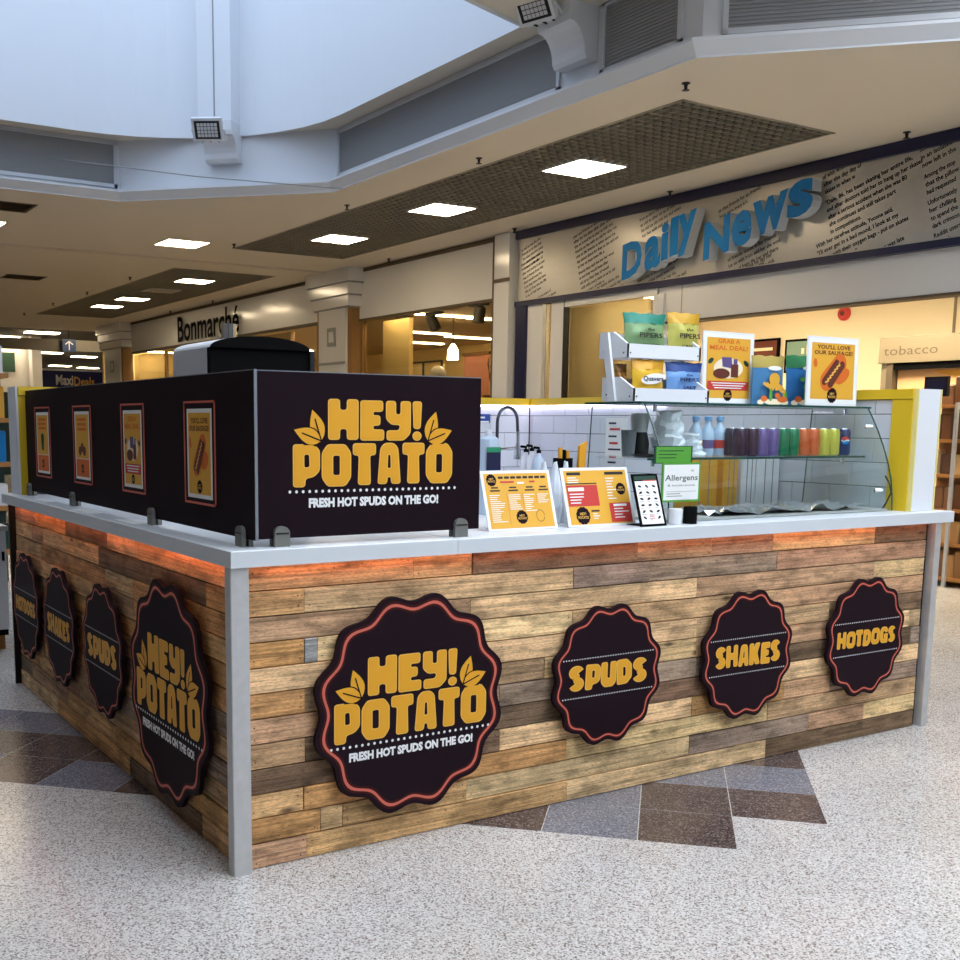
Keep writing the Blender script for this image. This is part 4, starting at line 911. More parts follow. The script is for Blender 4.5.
def poster(fr, w, h, kind, T, z=0):
    """fr origin = bottom centre of the sheet; prints drawn as thin layers"""
    MB().rect(fr,-w/2,w/2,0,h,z).build('paper','paper_white',T)
    e = w*.06; MB().rect(fr,-w/2+e,w/2-e,e,h-e,z+.0005).build('print_ground','yellow_print',T)
    B = lambda nm,m,f: (lambda mb: (f(mb), mb.build(nm,m,T)))(MB())
    if kind == 'sausage':
        def f(mb): text(mb,fr,"YOU'LL LOVE",0,h*.84,h*.06,width=w*.68,h=z+.001,bold=.03,align='C'); text(mb,fr,'OUR SAUSAGE!',0,h*.755,h*.06,width=w*.78,h=z+.001,bold=.03,align='C')
        B('headline',BRN,f)
        B('print_blob','orange_print',lambda mb: oval(mb,fr,w*.2,h*.43,w*.16,h*.10,30,z+.0008)); B('print_blob','orange_print',lambda mb: oval(mb,fr,-w*.36,h*.62,w*.04,h*.07,10,z+.0008))
        B('print_bun','orange_print',lambda mb: mb.stroke(fr,[(-w*.12,h*.35),(w*.14,h*.62)],w*.27,z+.0012))
        B('print_sausage',BRN,lambda mb: (mb.stroke(fr,[(-w*.17,h*.34),(w*.07,h*.63)],w*.10,z+.0016), mb.stroke(fr,[(-w*.05,h*.31),(w*.18,h*.60)],w*.11,z+.0024)))
        B('print_drizzle','gold_light',lambda mb: mb.stroke(fr,[(-w*.13+w*.26*t/12+(.02*w if t%2 else -.02*w), h*.33+h*.29*t/12) for t in range(13)],w*.022,z+.0032))
        badge(fr,T,0,h*.13,w*.10,z+.001)
    elif kind == 'deal':
        def f(mb): text(mb,fr,'GRAB A',0,h*.86,h*.065,width=w*.45,h=z+.001,bold=.03,align='C'); text(mb,fr,'MEAL DEAL!',0,h*.765,h*.065,width=w*.78,h=z+.001,bold=.03,align='C')
        B('headline','orange_print',f)
        B('print_plate','cream_wall',lambda mb: oval(mb,fr,0,h*.5,w*.30,h*.15,0,z+.0008))
        B('print_food',PUR,lambda mb: (mb.flat(fr,[(-w*.12,h*.52),(w*.08,h*.50),(w*.06,h*.66),(-w*.14,h*.66)],z+.0012), mb.rect(fr,w*.10,w*.18,h*.44,h*.64,z+.0012)))
        B('print_food',BRN,lambda mb: (oval(mb,fr,-w*.14,h*.42,w*.17,h*.075,0,z+.0014), mb.rect(fr,w*.05,w*.20,h*.37,h*.56,z+.0016)))
        B('print_leaf','green_dark',lambda mb: (oval(mb,fr,-w*.36,h*.60,w*.06,h*.035,30,z+.0012), oval(mb,fr,w*.36,h*.58,w*.06,h*.035,-30,z+.0012)))
        B('print_band','red_print',lambda mb: mb.rect(fr,-w*.42,w*.42,h*.18,h*.31,z+.001))
        B('band_text','white_print',lambda mb: [mb.rect(fr,-w*.34+w*.03*k,w*.36-w*.04*k,h*.275-h*.035*k,h*.29-h*.035*k,z+.0014) for k in range(3)])
        badge(fr,T,0,h*.11,w*.085,z+.001)
    else:
        def f(mb): text(mb,fr,'LOADED',0,h*.85,h*.06,width=w*.6,h=z+.001,bold=.03,align='C') if False else [mb.rect(fr,-w*.3,w*.3,h*.86-h*.07*k,h*.90-h*.07*k,z+.001) for k in range(3)]
        B('headline','orange_print',f)
        if kind == 'shake': B('print_glass','green_dark',lambda mb: (mb.flat(fr,[(-w*.08,h*.38),(w*.08,h*.38),(w*.13,h*.58),(-w*.13,h*.58)],z+.0012), mb.disc(fr,0,h*.6,w*.13,z+.0012,14,h*.06)))
        else: B('print_food',BRN,lambda mb: [mb.disc(fr,-w*.15+w*.15*k,h*.42+(k%2)*h*.05,w*.1,z+.001+.0002*k,14,h*.07) for k in range(3)])
        B('print_footer','orange_print',lambda mb: mb.rect(fr,-w*.44,w*.44,h*.04,h*.30,z+.0008)); B('print_footer_line','white_print',lambda mb: mb.rect(fr,-w*.44,w*.44,h*.30,h*.31,z+.001))
        badge(fr,T,0,h*.16,w*.09,z+.0014)
for (pa,pb,pc,pd),kind,lb in (((185,216,400,508),'sausage','framed sausage poster on the dark side panel, nearest the corner'),((122,145,403,494),'deal','framed meal deal poster on the dark side panel, second from the corner'),((74,92,405,486),'food','framed food poster on the dark side panel, third from the corner'),((36,51,406,480),'shake','framed poster on the dark side panel, farthest from the corner')):
    A, B_ = at(pa,(pc+pd)/2,X=XP).y, at(pb,(pc+pd)/2,X=XP).y; zt, zb = 1.585, 1.215
    T = empty('wall_poster',(XP,(A+B_)/2,zb),lb,'poster'); fr = F((XP-.0005,(A+B_)/2,zb),(0,-1,0),(0,0,1),(-1,0,0)); w = A-B_; h = zt-zb
    mb = MB(); e = .008
    for q in ((-w/2,w/2,0,e),(-w/2,w/2,h-e,h),(-w/2,-w/2+e,0,h),(w/2-e,w/2,0,h)): mb.fbox(fr,*q,0,.003)
    mb.build('frame_line','coral',T); MB().rect(fr,-w/2+e,w/2-e,e,h-e,.0008).build('frame_mat','sign_board',T)
    poster(fr.sub(0,.022,.0015), w*.80, h-.05, kind, T)
# ------------------------------------------------------------------ tiled kiosk walls
WI, WO, YN, LBK, HW = 3.632, 3.814, .062, 3.118, 1.70
RW = empty('kiosk_wall',((WI+WO)/2,1.7,0),'white tiled right-hand kiosk wall with yellow cap and white end','wall')
mb = MB(); mb.box(WI+.012,WO,YN+.02,.665,HC+.001,HW-.05); mb.box(WI+.012,WO,.665,LBK+.19,0,HW-.05); mb.build('wall_core','grout_dark',RW)
MB().box(WI+.005,WO-.005,YN,YN+.018,HC+.001,HW).build('end_panel','plastic_white',RW)
mb = MB(); mb.box(WI-.005,WI+.004,YN-.003,YN+.02,HC+.001,HW); mb.box(WO-.004,WO+.005,YN-.003,YN+.02,HC+.001,HW); mb.build('end_trim',mat('yellow_pale',(230,216,140),.4),RW)
MB().box(WI-.012,WI+.004,YN+.02,.195,HC+.001,HW-.05).build('yellow_frame','yellow_paint',RW); MB().box(WI-.016,WO,YN+.019,LBK+.19,HW-.048,HW).build('yellow_cap','yellow_paint',RW)
BW = empty('kiosk_wall',(1.8,3.2,0),'white tiled rear kiosk wall with yellow cap','wall')
mb = MB(); mb.box(.05,.815,LBK+.012,LBK+.19,HC+.001,HW-.05); mb.box(.815,WI,LBK+.012,LBK+.19,0,HW-.05); mb.build('wall_core','grout_dark',BW); MB().box(.0505,WI-.017,LBK-.016,LBK+.19,HW-.048,HW).build('yellow_cap','yellow_paint',BW)
MB().box(.038,.05,LBK+.0,LBK+.19,HC+.001,HW).build('end_panel','plastic_white',BW); MB().box(.05,.13,LBK-.004,LBK+.012,HC+.001,HW-.05).build('yellow_frame','yellow_paint',BW)
RP, CP = .1215, .243; zs = [1.65,1.578]+[1.578-RP*k for k in range(1,6)]
_tmc = {}
def wall_tile(fr, a0, a1, b0, b1, T):
    key = (round(a1-a0,3), round(b1-b0,3), fr is FRW)
    if key not in _tmc:
        loc = F((0,0,0), fr.u, fr.v, fr.n); g = .0016
        o = MB().plank(loc, g, (a1-a0)-g, g, (b1-b0)-g, -.010, 0, .002).build('wall_tile','tile_white',base=(0,0,0)); _tmc[key] = o.data; bpy.data.objects.remove(o)
    o = bpy.data.objects.new('wall_tile',_tmc[key]); COL.objects.link(o); o.parent = T; o.location = fr.p(a0,b0)-T.location
FRW = F((WI,0,0),(0,1,0),(0,0,1),(-1,0,0)); FBW = F((0,LBK,0),(1,0,0),(0,0,1),(0,-1,0))
for r in range(6):
    zt, zb = zs[r], zs[r+1]; o0 = .173 if r%2 else .297
    y = o0-CP
    while y < LBK-.002:
        a0, a1 = max(y,.196), min(y+CP,LBK-.002)
        if a1-a0 > .02: wall_tile(FRW,a0,a1,zb,zt,RW)
        y += CP
    x = 3.41-.0 if r%2 == 0 else 3.53
    while x < WI: x += CP
    while x > 1.9:
        a0, a1 = x-CP, min(x,WI-.002)
        if a1-a0 > .02: wall_tile(FBW,a0,a1,zb,zt,BW)
        x -= CP
MB().box(.15,WI-.02,LBK-.014,LBK-.002,HW-.062,HW-.05).build('led_strip','led_white',BW); MB().box(WI-.014,WI-.002,1.75,LBK-.02,HW-.062,HW-.05).build('led_strip','led_white',RW)
# rear and side worktops
T = tag(MB().box(.83,3.6,2.5,3.1,.0,.93).build('back_counter','plastic_white'),'white back counter with sink along the rear kiosk wall','counter')
T = tag(MB().box(2.5,3.6,.75,2.48,.0,.93).build('side_counter','plastic_white'),'white side counter along the right kiosk wall','counter')
# ------------------------------------------------------------------ potato oven
yo = 1.0; ol, orr = at(207,360,Y=yo).x, at(305,360,Y=yo).x; od = at(173,350,X=ol).y; zsp, zap = at(207,346,Y=yo).z-.005, at(262,337.5,Y=yo).z
OV = empty('potato_oven',((ol+orr)/2,(yo+od)/2,HC),'white domed potato oven with black arched mouth and chimney','oven')
cxo, hw_ = (ol+orr)/2, (orr-ol)/2
arch = [(cxo-hw_*math.cos(math.radians(t)), zsp+(zap-zsp)*math.sin(math.radians(t))) for t in range(0,181,12)]
MB().box(ol,orr,yo,od,HC+.022,zsp-.001).build('oven_body','plastic_white',OV); MB().box(ol+.03,orr-.03,yo+.03,od-.03,HC+.001,HC+.022).build('oven_foot','black_metal',OV)
mb = MB(); inn = [(cxo+(x-cxo)*.9, zsp+(z-zsp)*.85) for x,z in arch]
for k in range(len(arch)-1):
    (xa,za),(xb,zb_) = arch[k],arch[k+1]; (ia,ja),(ib,jb) = inn[k],inn[k+1]
    mb.hexa([(xa,yo-.03,za),(xb,yo-.03,zb_),(xb,od,zb_),(xa,od,za),(ia,yo-.03,ja+.004),(ib,yo-.03,jb+.004),(ib,od,jb+.004),(ia,od,ja+.004)][::-1] if False else [(ia,yo-.03,ja),(ib,yo-.03,jb),(ib,od,jb),(ia,od,ja),(xa,yo-.03,za),(xb,yo-.03,zb_),(xb,od,zb_),(xa,od,za)])
mb.build('dome_roof','plastic_white',OV)
MB().loft([[(x,yo-.032,z) for x,z in arch],[(x,yo-.05,z) for x,z in arch]]).build('arch_front','black',OV)
MB().box(ol-.0,orr,yo-.035,yo-.001,1.15,zsp).build('oven_door','black',OV)
MB().box(orr-.0,orr+.02,yo-.05,yo+.1,zsp-.09,zsp-.0).build('hinge','black_metal',OV)
MB().tube([(ol+.05,yo-.055,zsp-.12),(cxo+.1,yo-.055,zsp-.12)],.008,8).build('door_rail','black_metal',OV)
cq = at(229,335,Y=yo+.18); MB().lathe((cq.x,cq.y,zap-.03),[(.032,0),(.032,cq.z-zap+.075),(.026,cq.z-zap+.075)],16).build('chimney','chrome',OV,smooth=True)
# ------------------------------------------------------------------ menus and cards on the counter
def board_at(bl, br, tl, tr, lb, thick=.004, name='menu_board', body='paper_white', ybase=None):
    """four corner pixels; base corners rest on the counter, the top leans back"""
    A = at(*bl,Z=HC+.004); B_ = at(*br,Z=HC+.004); yb = (A.y+B_.y)/2 if ybase is None else ybase
    A = at(*bl,Y=yb); B_ = at(*br,Y=yb); A.z = B_.z = HC+.002
    zt = (at(*tl,X=A.x+.0).z+at(*tr,X=B_.x).z)/2; C = at(*tl,X=A.x); w = B_.x-A.x
    lean = max(.03, min(.12, (at(*tl,X=A.x).y+at(*tr,X=B_.x).y)/2-yb))
    lean = .07
    C0 = at(*tl,Y=yb+lean); h = math.hypot(C0.z-A.z, lean)
    fr = F(((A.x+B_.x)/2,yb,HC+.002),(1,0,0),(0,lean,C0.z-A.z),(0,-(C0.z-A.z),lean))
    T = empty(name,((A.x+B_.x)/2,yb,HC),lb,'menu'); MB().fbox(fr,-w/2,w/2,0,h,-thick,0).build('board',body,T)
    MB().fbox(F(((A.x+B_.x)/2,yb,HC+.0005),(1,0,0),(0,1,0),(0,0,1)),-w*.3,w*.3,.0,lean+.05,0,.003).build('stand_foot',body,T)
    return T, fr, w, h
rt_ = random.Random(4)
def bars(mb, fr, a0, a1, b, n, lead, hgt, z):
    for k in range(n): mb.rect(fr,a0,a0+(a1-a0)*rt_.uniform(.45,1),b-k*lead,b-k*lead+hgt,z)
T, fr, w, h = board_at((489,531),(558,527),(481,471),(553,467),'orange price menu with four columns on the counter, nearest the logo panel')
MB().rect(fr,-w*.46,w*.46,h*.03,h*.95,.0006).build('print_ground','yellow_print',T); badge(fr,T,-w*.36,h*.84,w*.07,.001)
mb = MB()
for k in range(8): mb.rect(fr,-w*.26+w*.088*k,-w*.26+w*.088*k+w*.07,h*.86,h*.90,.001)
for a in (-.40,-.14,.10,.30): mb.rect(fr,w*(a+.02),w*(a+.12),h*.70,h*.725,.001); mb.rect(fr,w*a,w*(a+.14),h*.65,h*.675,.001)
tag(mb.build('headline','black_print',T),kind='stuff'); mb = MB(); bars(mb,fr,-w*.24,w*.1,h*.79,1,.01,h*.03,.001); bars(mb,fr,w*.18,w*.34,h*.79,1,.01,h*.03,.001); mb.build('headline_offer','red_print',T)
mb = MB(); bars(mb,fr,-w*.42,-w*.2,h*.58,14,h*.034,h*.012,.001); bars(mb,fr,-w*.15,w*.04,h*.58,8,h*.034,h*.012,.001); bars(mb,fr,w*.07,w*.24,h*.58,9,h*.034,h*.012,.001); bars(mb,fr,w*.27,w*.44,h*.58,5,h*.034,h*.012,.001); mb.rect(fr,0,w*.1,h*.77,h*.80,.0012); tag(mb.build('menu_lines','paper_white',T),kind='stuff')
mb = MB(); mb.rect(fr,-w*.175,-w*.17,h*.1,h*.62,.001); mb.rect(fr,w*.05,w*.055,h*.35,h*.62,.001); mb.rect(fr,w*.25,w*.255,h*.45,h*.62,.001); mb.build('column_rule','orange_print',T)
badge(fr,T,w*.0,h*.21,w*.08,.001)
mb = MB(); mb.stroke(fr,[(w*(.27+.06*math.cos(t*.6)),h*(.22+.1*math.sin(t*.6))) for t in range(11)],.002,.001); mb.build('potato_sketch','brown_print',T)
T, fr, w, h = board_at((569,527),(636,523),(562,468),(629,466),'orange and red drinks menu on the counter, second from the logo panel')
MB().rect(fr,-w*.46,w*.46,h*.03,h*.95,.0006).build('print_ground','yellow_print',T)
mb = MB(); mb.rect(fr,-w*.45,-w*.0,h*.34,h*.70,.001); mb.rect(fr,w*.14,w*.46,h*.05,h*.38,.001); mb.build('red_block','red_print',T)
mb = MB(); mb.rect(fr,-w*.42,-w*.22,h*.87,h*.92,.001); mb.rect(fr,w*.14,w*.42,h*.87,h*.92,.001); mb.rect(fr,-w*.14,-w*.02,h*.24,h*.27,.001); mb.rect(fr,-w*.45,0,h*.715,h*.735,.001); tag(mb.build('headline','black_print',T),kind='stuff')
mb = MB(); mb.rect(fr,-w*.43,-w*.2,h*.60,h*.66,.0014); mb.rect(fr,w*.2,w*.40,h*.32,h*.36,.0014); bars(mb,fr,-w*.42,-w*.2,h*.54,4,h*.05,h*.018,.0014); bars(mb,fr,w*.14,w*.30,h*.80,8,h*.05,h*.016,.001); bars(mb,fr,-w*.42,-w*.2,h*.82,3,h*.04,h*.016,.001); bars(mb,fr,w*.2,w*.42,h*.27,4,h*.05,h*.018,.0014); bars(mb,fr,-w*.12,0,h*.2,3,h*.04,h*.014,.001); tag(mb.build('menu_lines','paper_white',T),kind='stuff')
badge(fr,T,-w*.27,h*.18,w*.10,.0014); badge(fr,T,w*.35,h*.62,w*.07,.001)
T, fr, w, h = board_at((641,523.5),(667,521.5),(637,474),(666,472),'narrow white pictogram card in a black frame beside the drinks menu', body='black', ybase=.035)
MB().rect(fr,-w*.42,w*.42,h*.04,h*.86,.0006).build('print_ground','paper_white',T); MB().rect(fr,-w*.42,w*.42,h*.88,h*.96,.0006).build('header_band','green_dark',T); MB().rect(fr,-w*.1,w*.42,h*.86,h*.88,.0007).build('header_line','red_print',T)
mb = MB()
for i in range(3):
    for j in range(6): 
        if not (i == 1 and j == 5): oval(mb,fr,w*(-.27+.27*i),h*(.76-.12*j),w*.07,h*.022,rt_.uniform(-40,40),.001,10)
tag(mb.build('pictogram','black_print',T),kind='stuff')
mb = MB(); bars(mb,fr,-w*.1,w*.12,h*.2,4,h*.03,h*.012,.001); mb.build('red_note','red_print',T)
mb = MB()
for i in range(3): bars(mb,fr,w*(-.36+.27*i),w*(-.18+.27*i),h*.70,5,h*.12,h*.01,.001)
tag(mb.build('caption_lines','louvre_grey',T),kind='stuff')
# allergen notice and the green card behind it (inside the glass front)
def card(px, Yc, lb, frame, ground, nm='notice'):
    (xa,ya),(xb,yb) = px; A, B_ = at(xa,ya,Y=Yc), at(xb,yb,Y=Yc); w, h = B_.x-A.x, A.z-B_.z
    fr = F(((A.x+B_.x)/2,Yc,B_.z),(1,0,0),(0,0,1),(0,-1,0)); T = empty(nm,((A.x+B_.x)/2,Yc,B_.z),lb,'notice')
    MB().fbox(fr,-w/2,w/2,0,h,-.006,0).build('frame',frame,T); MB().rect(fr,-w*.46,w*.46,h*.05,h*.95,.0006).build('print_ground',ground,T); return T, fr, w, h
YA = .099
T, fr, w, h = card(((663,463),(699,501)),YA,'white allergens notice in a green frame against the glass case','green','paper_white')
mb = MB(); text(mb,fr,'on',w*.24,h*.77,h*.08,h=.001); text(mb,fr,'Allergens',0,h*.55,h*.15,width=w*.86,h=.001,bold=.012,align='C'); text(mb,fr,'& intolerances',0,h*.40,h*.06,width=w*.72,h=.001,align='C'); mb.build('lettering',mat('text_grey',(70,84,80),.6),T)
mb = MB(); mb.rect(fr,-w*.4,w*.4,h*.26,h*.27,.001); bars(mb,fr,-w*.38,w*.38,h*.2,2,h*.06,h*.02,.001); mb.build('note_lines','louvre_grey',T)
MB().fbox(fr,-w*.45,w*.45,HC-fr.o.z+.002,-.001,-.006,-.002).build('holder','case_glass',T)
T, fr, w, h = card(((655,446),(692,463.2)),YA+.010,'small bright green card in a dark frame above the allergens notice','green_dark','green')
mb = MB(); bars(mb,fr,-w*.4,w*.35,h*.7,3,h*.2,h*.05,.001); mb.build('card_lines','green_dark',T)
MB().fbox(fr,-w*.05,w*.05,HC-fr.o.z+.002,0,-.004,-.001).build('holder','case_glass',T)
for k,(px,py,m) in enumerate(((675,520,'plastic_white'),(690,518,'black'))):
    q = at(px,py,Y=.065)
    tag(MB().lathe((q.x,.065,HC+.001),[(.026,0),(.030,.055),(.028,.065)] if k == 0 else [(.029,0),(.029,.068),(.026,.072)],14).build('small_tub',m,smooth=True),('small white tub' if k == 0 else 'small black tub')+' on the counter under the allergens notice','tub')
# ------------------------------------------------------------------ glass display case
GX0, GX1 = 2.04, 3.565; ZG = 1.603
prof = [(.118,HC+.003),(.122,1.18),(.135,1.26),(.158,1.34),(.19,1.42),(.228,1.50),(.262,1.56),(.288,ZG)]
GC = empty('display_case',((GX0+GX1)/2,.4,HC),'curved glass food display case on the counter','display case')
side = prof+[(.626,ZG),(.655,HC+.003)]
def gside(x):
    fr = F((x,0,0),(0,1,0),(0,0,1),(1,0,0)); g = MB().prism(fr,side,-.003,.003).build('end_glass','case_glass',GC)
    MB().tube([fr.p(a,b) for a,b in prof],.0038,6).build('glass_edge','glass_green_edge',g); MB().tube([fr.p(.626,ZG),fr.p(.655,HC+.003)],.003,6).build('glass_edge','glass_green_edge',g)
gside(GX0); gside(GX1)
mb = MB(); nr = [(a-.004,b) for a,b in prof]
mb.loft([[(GX0+.004,a,b) for a,b in prof]+[(GX0+.004,a,b) for a,b in nr[::-1]],[(GX1-.004,a,b) for a,b in prof]+[(GX1-.004,a,b) for a,b in nr[::-1]]]); mb.build('front_glass','case_glass',GC,smooth=True)
MB().box(GX0-.03,GX1+.01,.282,.64,ZG+.002,ZG+.010).build('top_glass','case_glass',GC)
mb = MB(); mb.box(GX0-.03,GX1+.01,.279,.282,ZG+.001,ZG+.011); mb.box(GX0-.033,GX0-.03,.279,.64,ZG+.001,ZG+.011); mb.box(GX0-.03,GX1+.01,.64,.643,ZG+.001,ZG+.011); mb.build('top_glass_edge','glass_green_edge',GC)
ZS = 1.362
MB().box(GX0+.01,GX1-.03,.27,.6,ZS,ZS+.008).build('shelf_glass','case_glass',GC); MB().box(GX0+.01,GX1-.03,.267,.27,ZS-.001,ZS+.009).build('shelf_edge','glass_green_edge',GC)
for x in (GX0+.1,GX1-.12):
    for y,z in ((.33,ZG-.03),(.33,ZS-.03)): MB().tube([(x,y,z),(x,y,z+.03)],.009,8).build('glass_clip','chrome',GC)
for y,z in ((.24,1.515),(.16,1.20)): MB().tube([(GX1-.03,y+.04,z),(GX1+.004,y+.02,z)],.012,8).build('glass_clip','chrome',GC)
MB().box(GX0+.01,GX1-.01,.135,.645,HC+.002,HC+.012).build('steel_deck','steel',GC)
# things in the case
mb = MB(); rf = random.Random(8); n_ = 26
for k in range(n_):
    pass
gx = [[(GX0+.35+1.05*i/24, .16+.30*j/10, HC+.022+.018*math.sin(i*1.3+j)*math.cos(j*1.9+i*.4)+rf.uniform(0,.014)) for j in range(11)] for i in range(25)]
mb.v = [Vector(p_) for r_ in gx for p_ in r_]; mb.f = [(i*11+j,(i+1)*11+j,(i+1)*11+j+1,i*11+j+1) for i in range(24) for j in range(10)]
tag(mb.build('foil_sheet',mat('foil',(206,210,216),.22,.8)),'crumpled silver foil lining spread on the floor of the glass case','foil')
CANC = [('dark purple',(58,34,60)),('purple',(110,92,150)),('green',(40,120,84)),('orange',(206,104,60)),('yellow',(196,190,80)),('dark blue',(30,52,104))]
for k,(nm,c) in enumerate(CANC):
    m = mat('can_%d'%k,c,.3,.3); x0_ = at(740+20.6*k,440,Y=.36).x
    for j,(dx,dy) in enumerate(((0,0),(.075,.0),(.04,.085))):
        x = x0_+dx; y = .36+dy; z = ZS+.009
        if x > GX1-.045: continue
        T = empty('drink_can',(x,y,z),'%s drinks can on the glass shelf, %s' % (nm,('front left of its flavour','front right of its flavour','behind its flavour')[j]),'can','drinks cans in the glass case')
        MB().lathe((x,y,z),[(.029,0),(.036,.008),(.036,.118),(.030,.131)],16).build('can_body',m,T,smooth=True); MB().lathe((x,y,z+.1312),[(.030,0),(.029,.002),(.027,.0005)],16).build('can_lid','chrome',T)
        if nm == 'dark blue' and j == 0:
            cf = F((x-.0345*math.sin(math.radians(-38)) if False else x-.0205,y-.0295,z+.075),(.81,-.58,0),(0,0,1),(-.58,-.81,0))
            for nm2,mm,pts in (('emblem_red','red_print',[(.02*math.cos(math.radians(t)),.02*math.sin(math.radians(t))) for t in range(10,171,16)]),('emblem_white','white_print',[(-.02,.003),(-.008,-.003),(.006,.004),(.02,.003),(.02,-.003),(.006,-.002),(-.008,-.008),(-.02,-.003)]),('emblem_blue','shop_blue',[(.02*math.cos(math.radians(t)),.02*math.sin(math.radians(t))) for t in range(190,351,16)])):
                MB().flat(cf,pts,.001).build(nm2,mm,T)
for k,px in enumerate((695,707,719)):
    x = at(px,440,Y=.5).x; z = ZS+.009
    T = empty('water_bottle',(x,.5,z),'clear bottle with pale blue cap on the glass shelf, %s of three' % ('leftmost','middle','rightmost')[k],'bottle','bottles in the glass case')
    MB().lathe((x,.5,z),[(.03,0),(.034,.01),(.034,.09),(.03,.12),(.014,.15),(.013,.165)],16).build('bottle_body',mat('bottle_clear',(176,198,222),.12),T,smooth=True); MB().lathe((x,.5,z+.165),[(.017,0),(.017,.018),(.014,.022)],14).build('bottle_cap',mat('cap_blue',(110,160,206),.4),T)
    MB().lathe((x,.5,z+.035),[(.0345,0),(.0345,.04)],16).build('bottle_label',('yellow_print','purple_print','red_print')[k],T)
for k,(px0,px1,py0,py1,lb) in enumerate(((656,680,412,448,'stack of crumpled clear plastic bags at the left in the glass case'),(681,694,434,460,'loose crumpled clear plastic bag in the glass case'))):
    A, B_ = at(px0,py0,Y=.45), at(px1,py1,Y=.45); mb = MB(); zb = ZS+.009; nx, nz = 12, 10; ht = A.z-zb
    rings = []
    for j in range(nz+1):
        t = j/nz; rr_ = (1-.35*t)*(.9+.1*math.sin(j*2.1))
        rings.append([((A.x+B_.x)/2+(B_.x-A.x)/2*rr_*math.cos(2*math.pi*i/14)*(1+.12*rf.uniform(-1,1)), .45+.11*rr_*math.sin(2*math.pi*i/14)*(1+.15*rf.uniform(-1,1)), zb+ht*t+ (0 if j in (0,) else .012*rf.uniform(-1,1))) for i in range(14)])
    mb.loft(rings); tag(mb.build('plastic_bag',mat('bag_plastic',(226,232,240),.18,spec=.8)),lb,'bag')
# cups and machine at the left end of the case shelf
q = at(629,430,Y=.5); T = tag(MB().lathe((q.x,.5,ZS+.009),[(.028,0),(.036,.12),(.034,.12),(.026,.004)],16).build('glass_tumbler',mat('smoky',(120,124,128),.15),smooth=True),'grey tumbler on the glass shelf at the left end of the case','tumbler')
q = at(642,440,Y=.5); T = empty('coffee_grinder',(q.x,.52,ZS+.009),'black and steel grinder jar at the left end of the glass case','grinder')
MB().lathe((q.x,.52,ZS+.009),[(.045,0),(.048,.06),(.036,.11)],14).build('jar_base','black_metal',T,smooth=True); MB().lathe((q.x,.52,ZS+.12),[(.036,0),(.046,.07),(.04,.085)],14).build('jar_top','steel',T,smooth=True)
q = at(612,452,Y=.5); tag(MB().lathe((2.13,.36,ZS+.009),[(.05,0),(.072,.014),(.067,.014),(.045,.004)],18).build('serving_tray','black_metal',smooth=True),'low black tray at the left end of the glass shelf','tray')
for k,(px0,px1,m,lb) in enumerate(((690,718,'yellow_print','left yellow carton standing behind the glass case'),(724,738,'yellow_print','right yellow carton standing behind the glass case'),(742,756,'plastic_white','left white tower of cups behind the glass case'),(757,780,'plastic_white','right white tower of cups behind the glass case'))):
    A, B_ = at(px0,480,Y=.85), at(px1,480,Y=.85)
    T = empty('carton' if k < 2 else 'cup_tower',((A.x+B_.x)/2,.9,.93),lb,'carton' if k < 2 else 'cups'); B_.x = min(B_.x,3.61)
    MB().cham(A.x,B_.x,.85,.97,.935,1.36,.008).build('carton_body' if k < 2 else 'cup_stack',m,T)
    for j in range(1,3): MB().box(A.x+(B_.x-A.x)*j/3-.002,A.x+(B_.x-A.x)*j/3+.002,.847,.85,.94,1.35).build('seam','louvre_grey',T)
# ------------------------------------------------------------------ on top of the case: snack stand, bags, posters
ZT2 = ZG+.0105
def Xp(px,py,Y): return at(px,py,Y=Y).x
ST = empty('snack_stand',(2.27,.45,ZT2),'white wooden two-tier snack stand on top of the glass case','stand')
YF1, YF2 = .34, .42
la, lb_ = Xp(633,395,YF1), Xp(709,395,YF1); ua, ub = Xp(627,352,YF2), Xp(701,352,YF2)
zl0, zl1 = ZT2+.003, at(670,389,Y=YF1).z; zu0, zu1 = at(665,359,Y=YF2).z, at(665,345.5,Y=YF2).z
def tray(x0,x1,yf,yb,z0,z1,zb,nm):
    MB().box(x0,x1,yf,yf+.012,z0,z1).build('front_board','plastic_white',ST); MB().box(x0,x1,yb-.012,yb,z0,zb).build('rear_board','plastic_white',ST); MB().box(x0,x1,yf+.012,yb-.012,z0,z0+.01).build('tray_base','plastic_white',ST)
    for x in (x0,x1-.012):
        fr = F((x,0,0),(0,1,0),(0,0,1),(1,0,0)); MB().prism(fr,[(yf,z0),(yb,z0),(yb,zb),(yf+.09,zb),(yf+.012,z1+.006),(yf,z1)],-.0005 if x == x0 else .0,.012).build('side_board','plastic_white',ST)
        for yy,zz in ((yf+.02,z0+.02),(yb-.03,z0+.03)):
            MB().tube([(x-.002 if x == x0 else x+.012,yy,zz),(x+.0 if x == x0 else x+.0145,yy,zz)],.004,6).build('screw','black_metal',ST)
    for x in (x0+.02,x1-.02): MB().tube([(x,yf-.0015,z0+.02),(x,yf,z0+.02)],.004,6).build('screw','black_metal',ST)
tray(la,lb_,YF1,YF1+.2,zl0,zl1,zl1+.05,'lower'); tray(ua,ub,YF2,YF2+.18,zu0,zu1,zu1+.055,'upper')
for x in (la-.014,lb_-.03):
    MB().hexa([(x,.44,zl0),(x+.013,.44,zl0),(x+.013,.48,zl0),(x,.48,zl0),(x,.50,zu1+.05),(x+.013,.50,zu1+.05),(x+.013,.54,zu1+.05),(x,.54,zu1+.05)]).build('upright','plastic_white',ST)
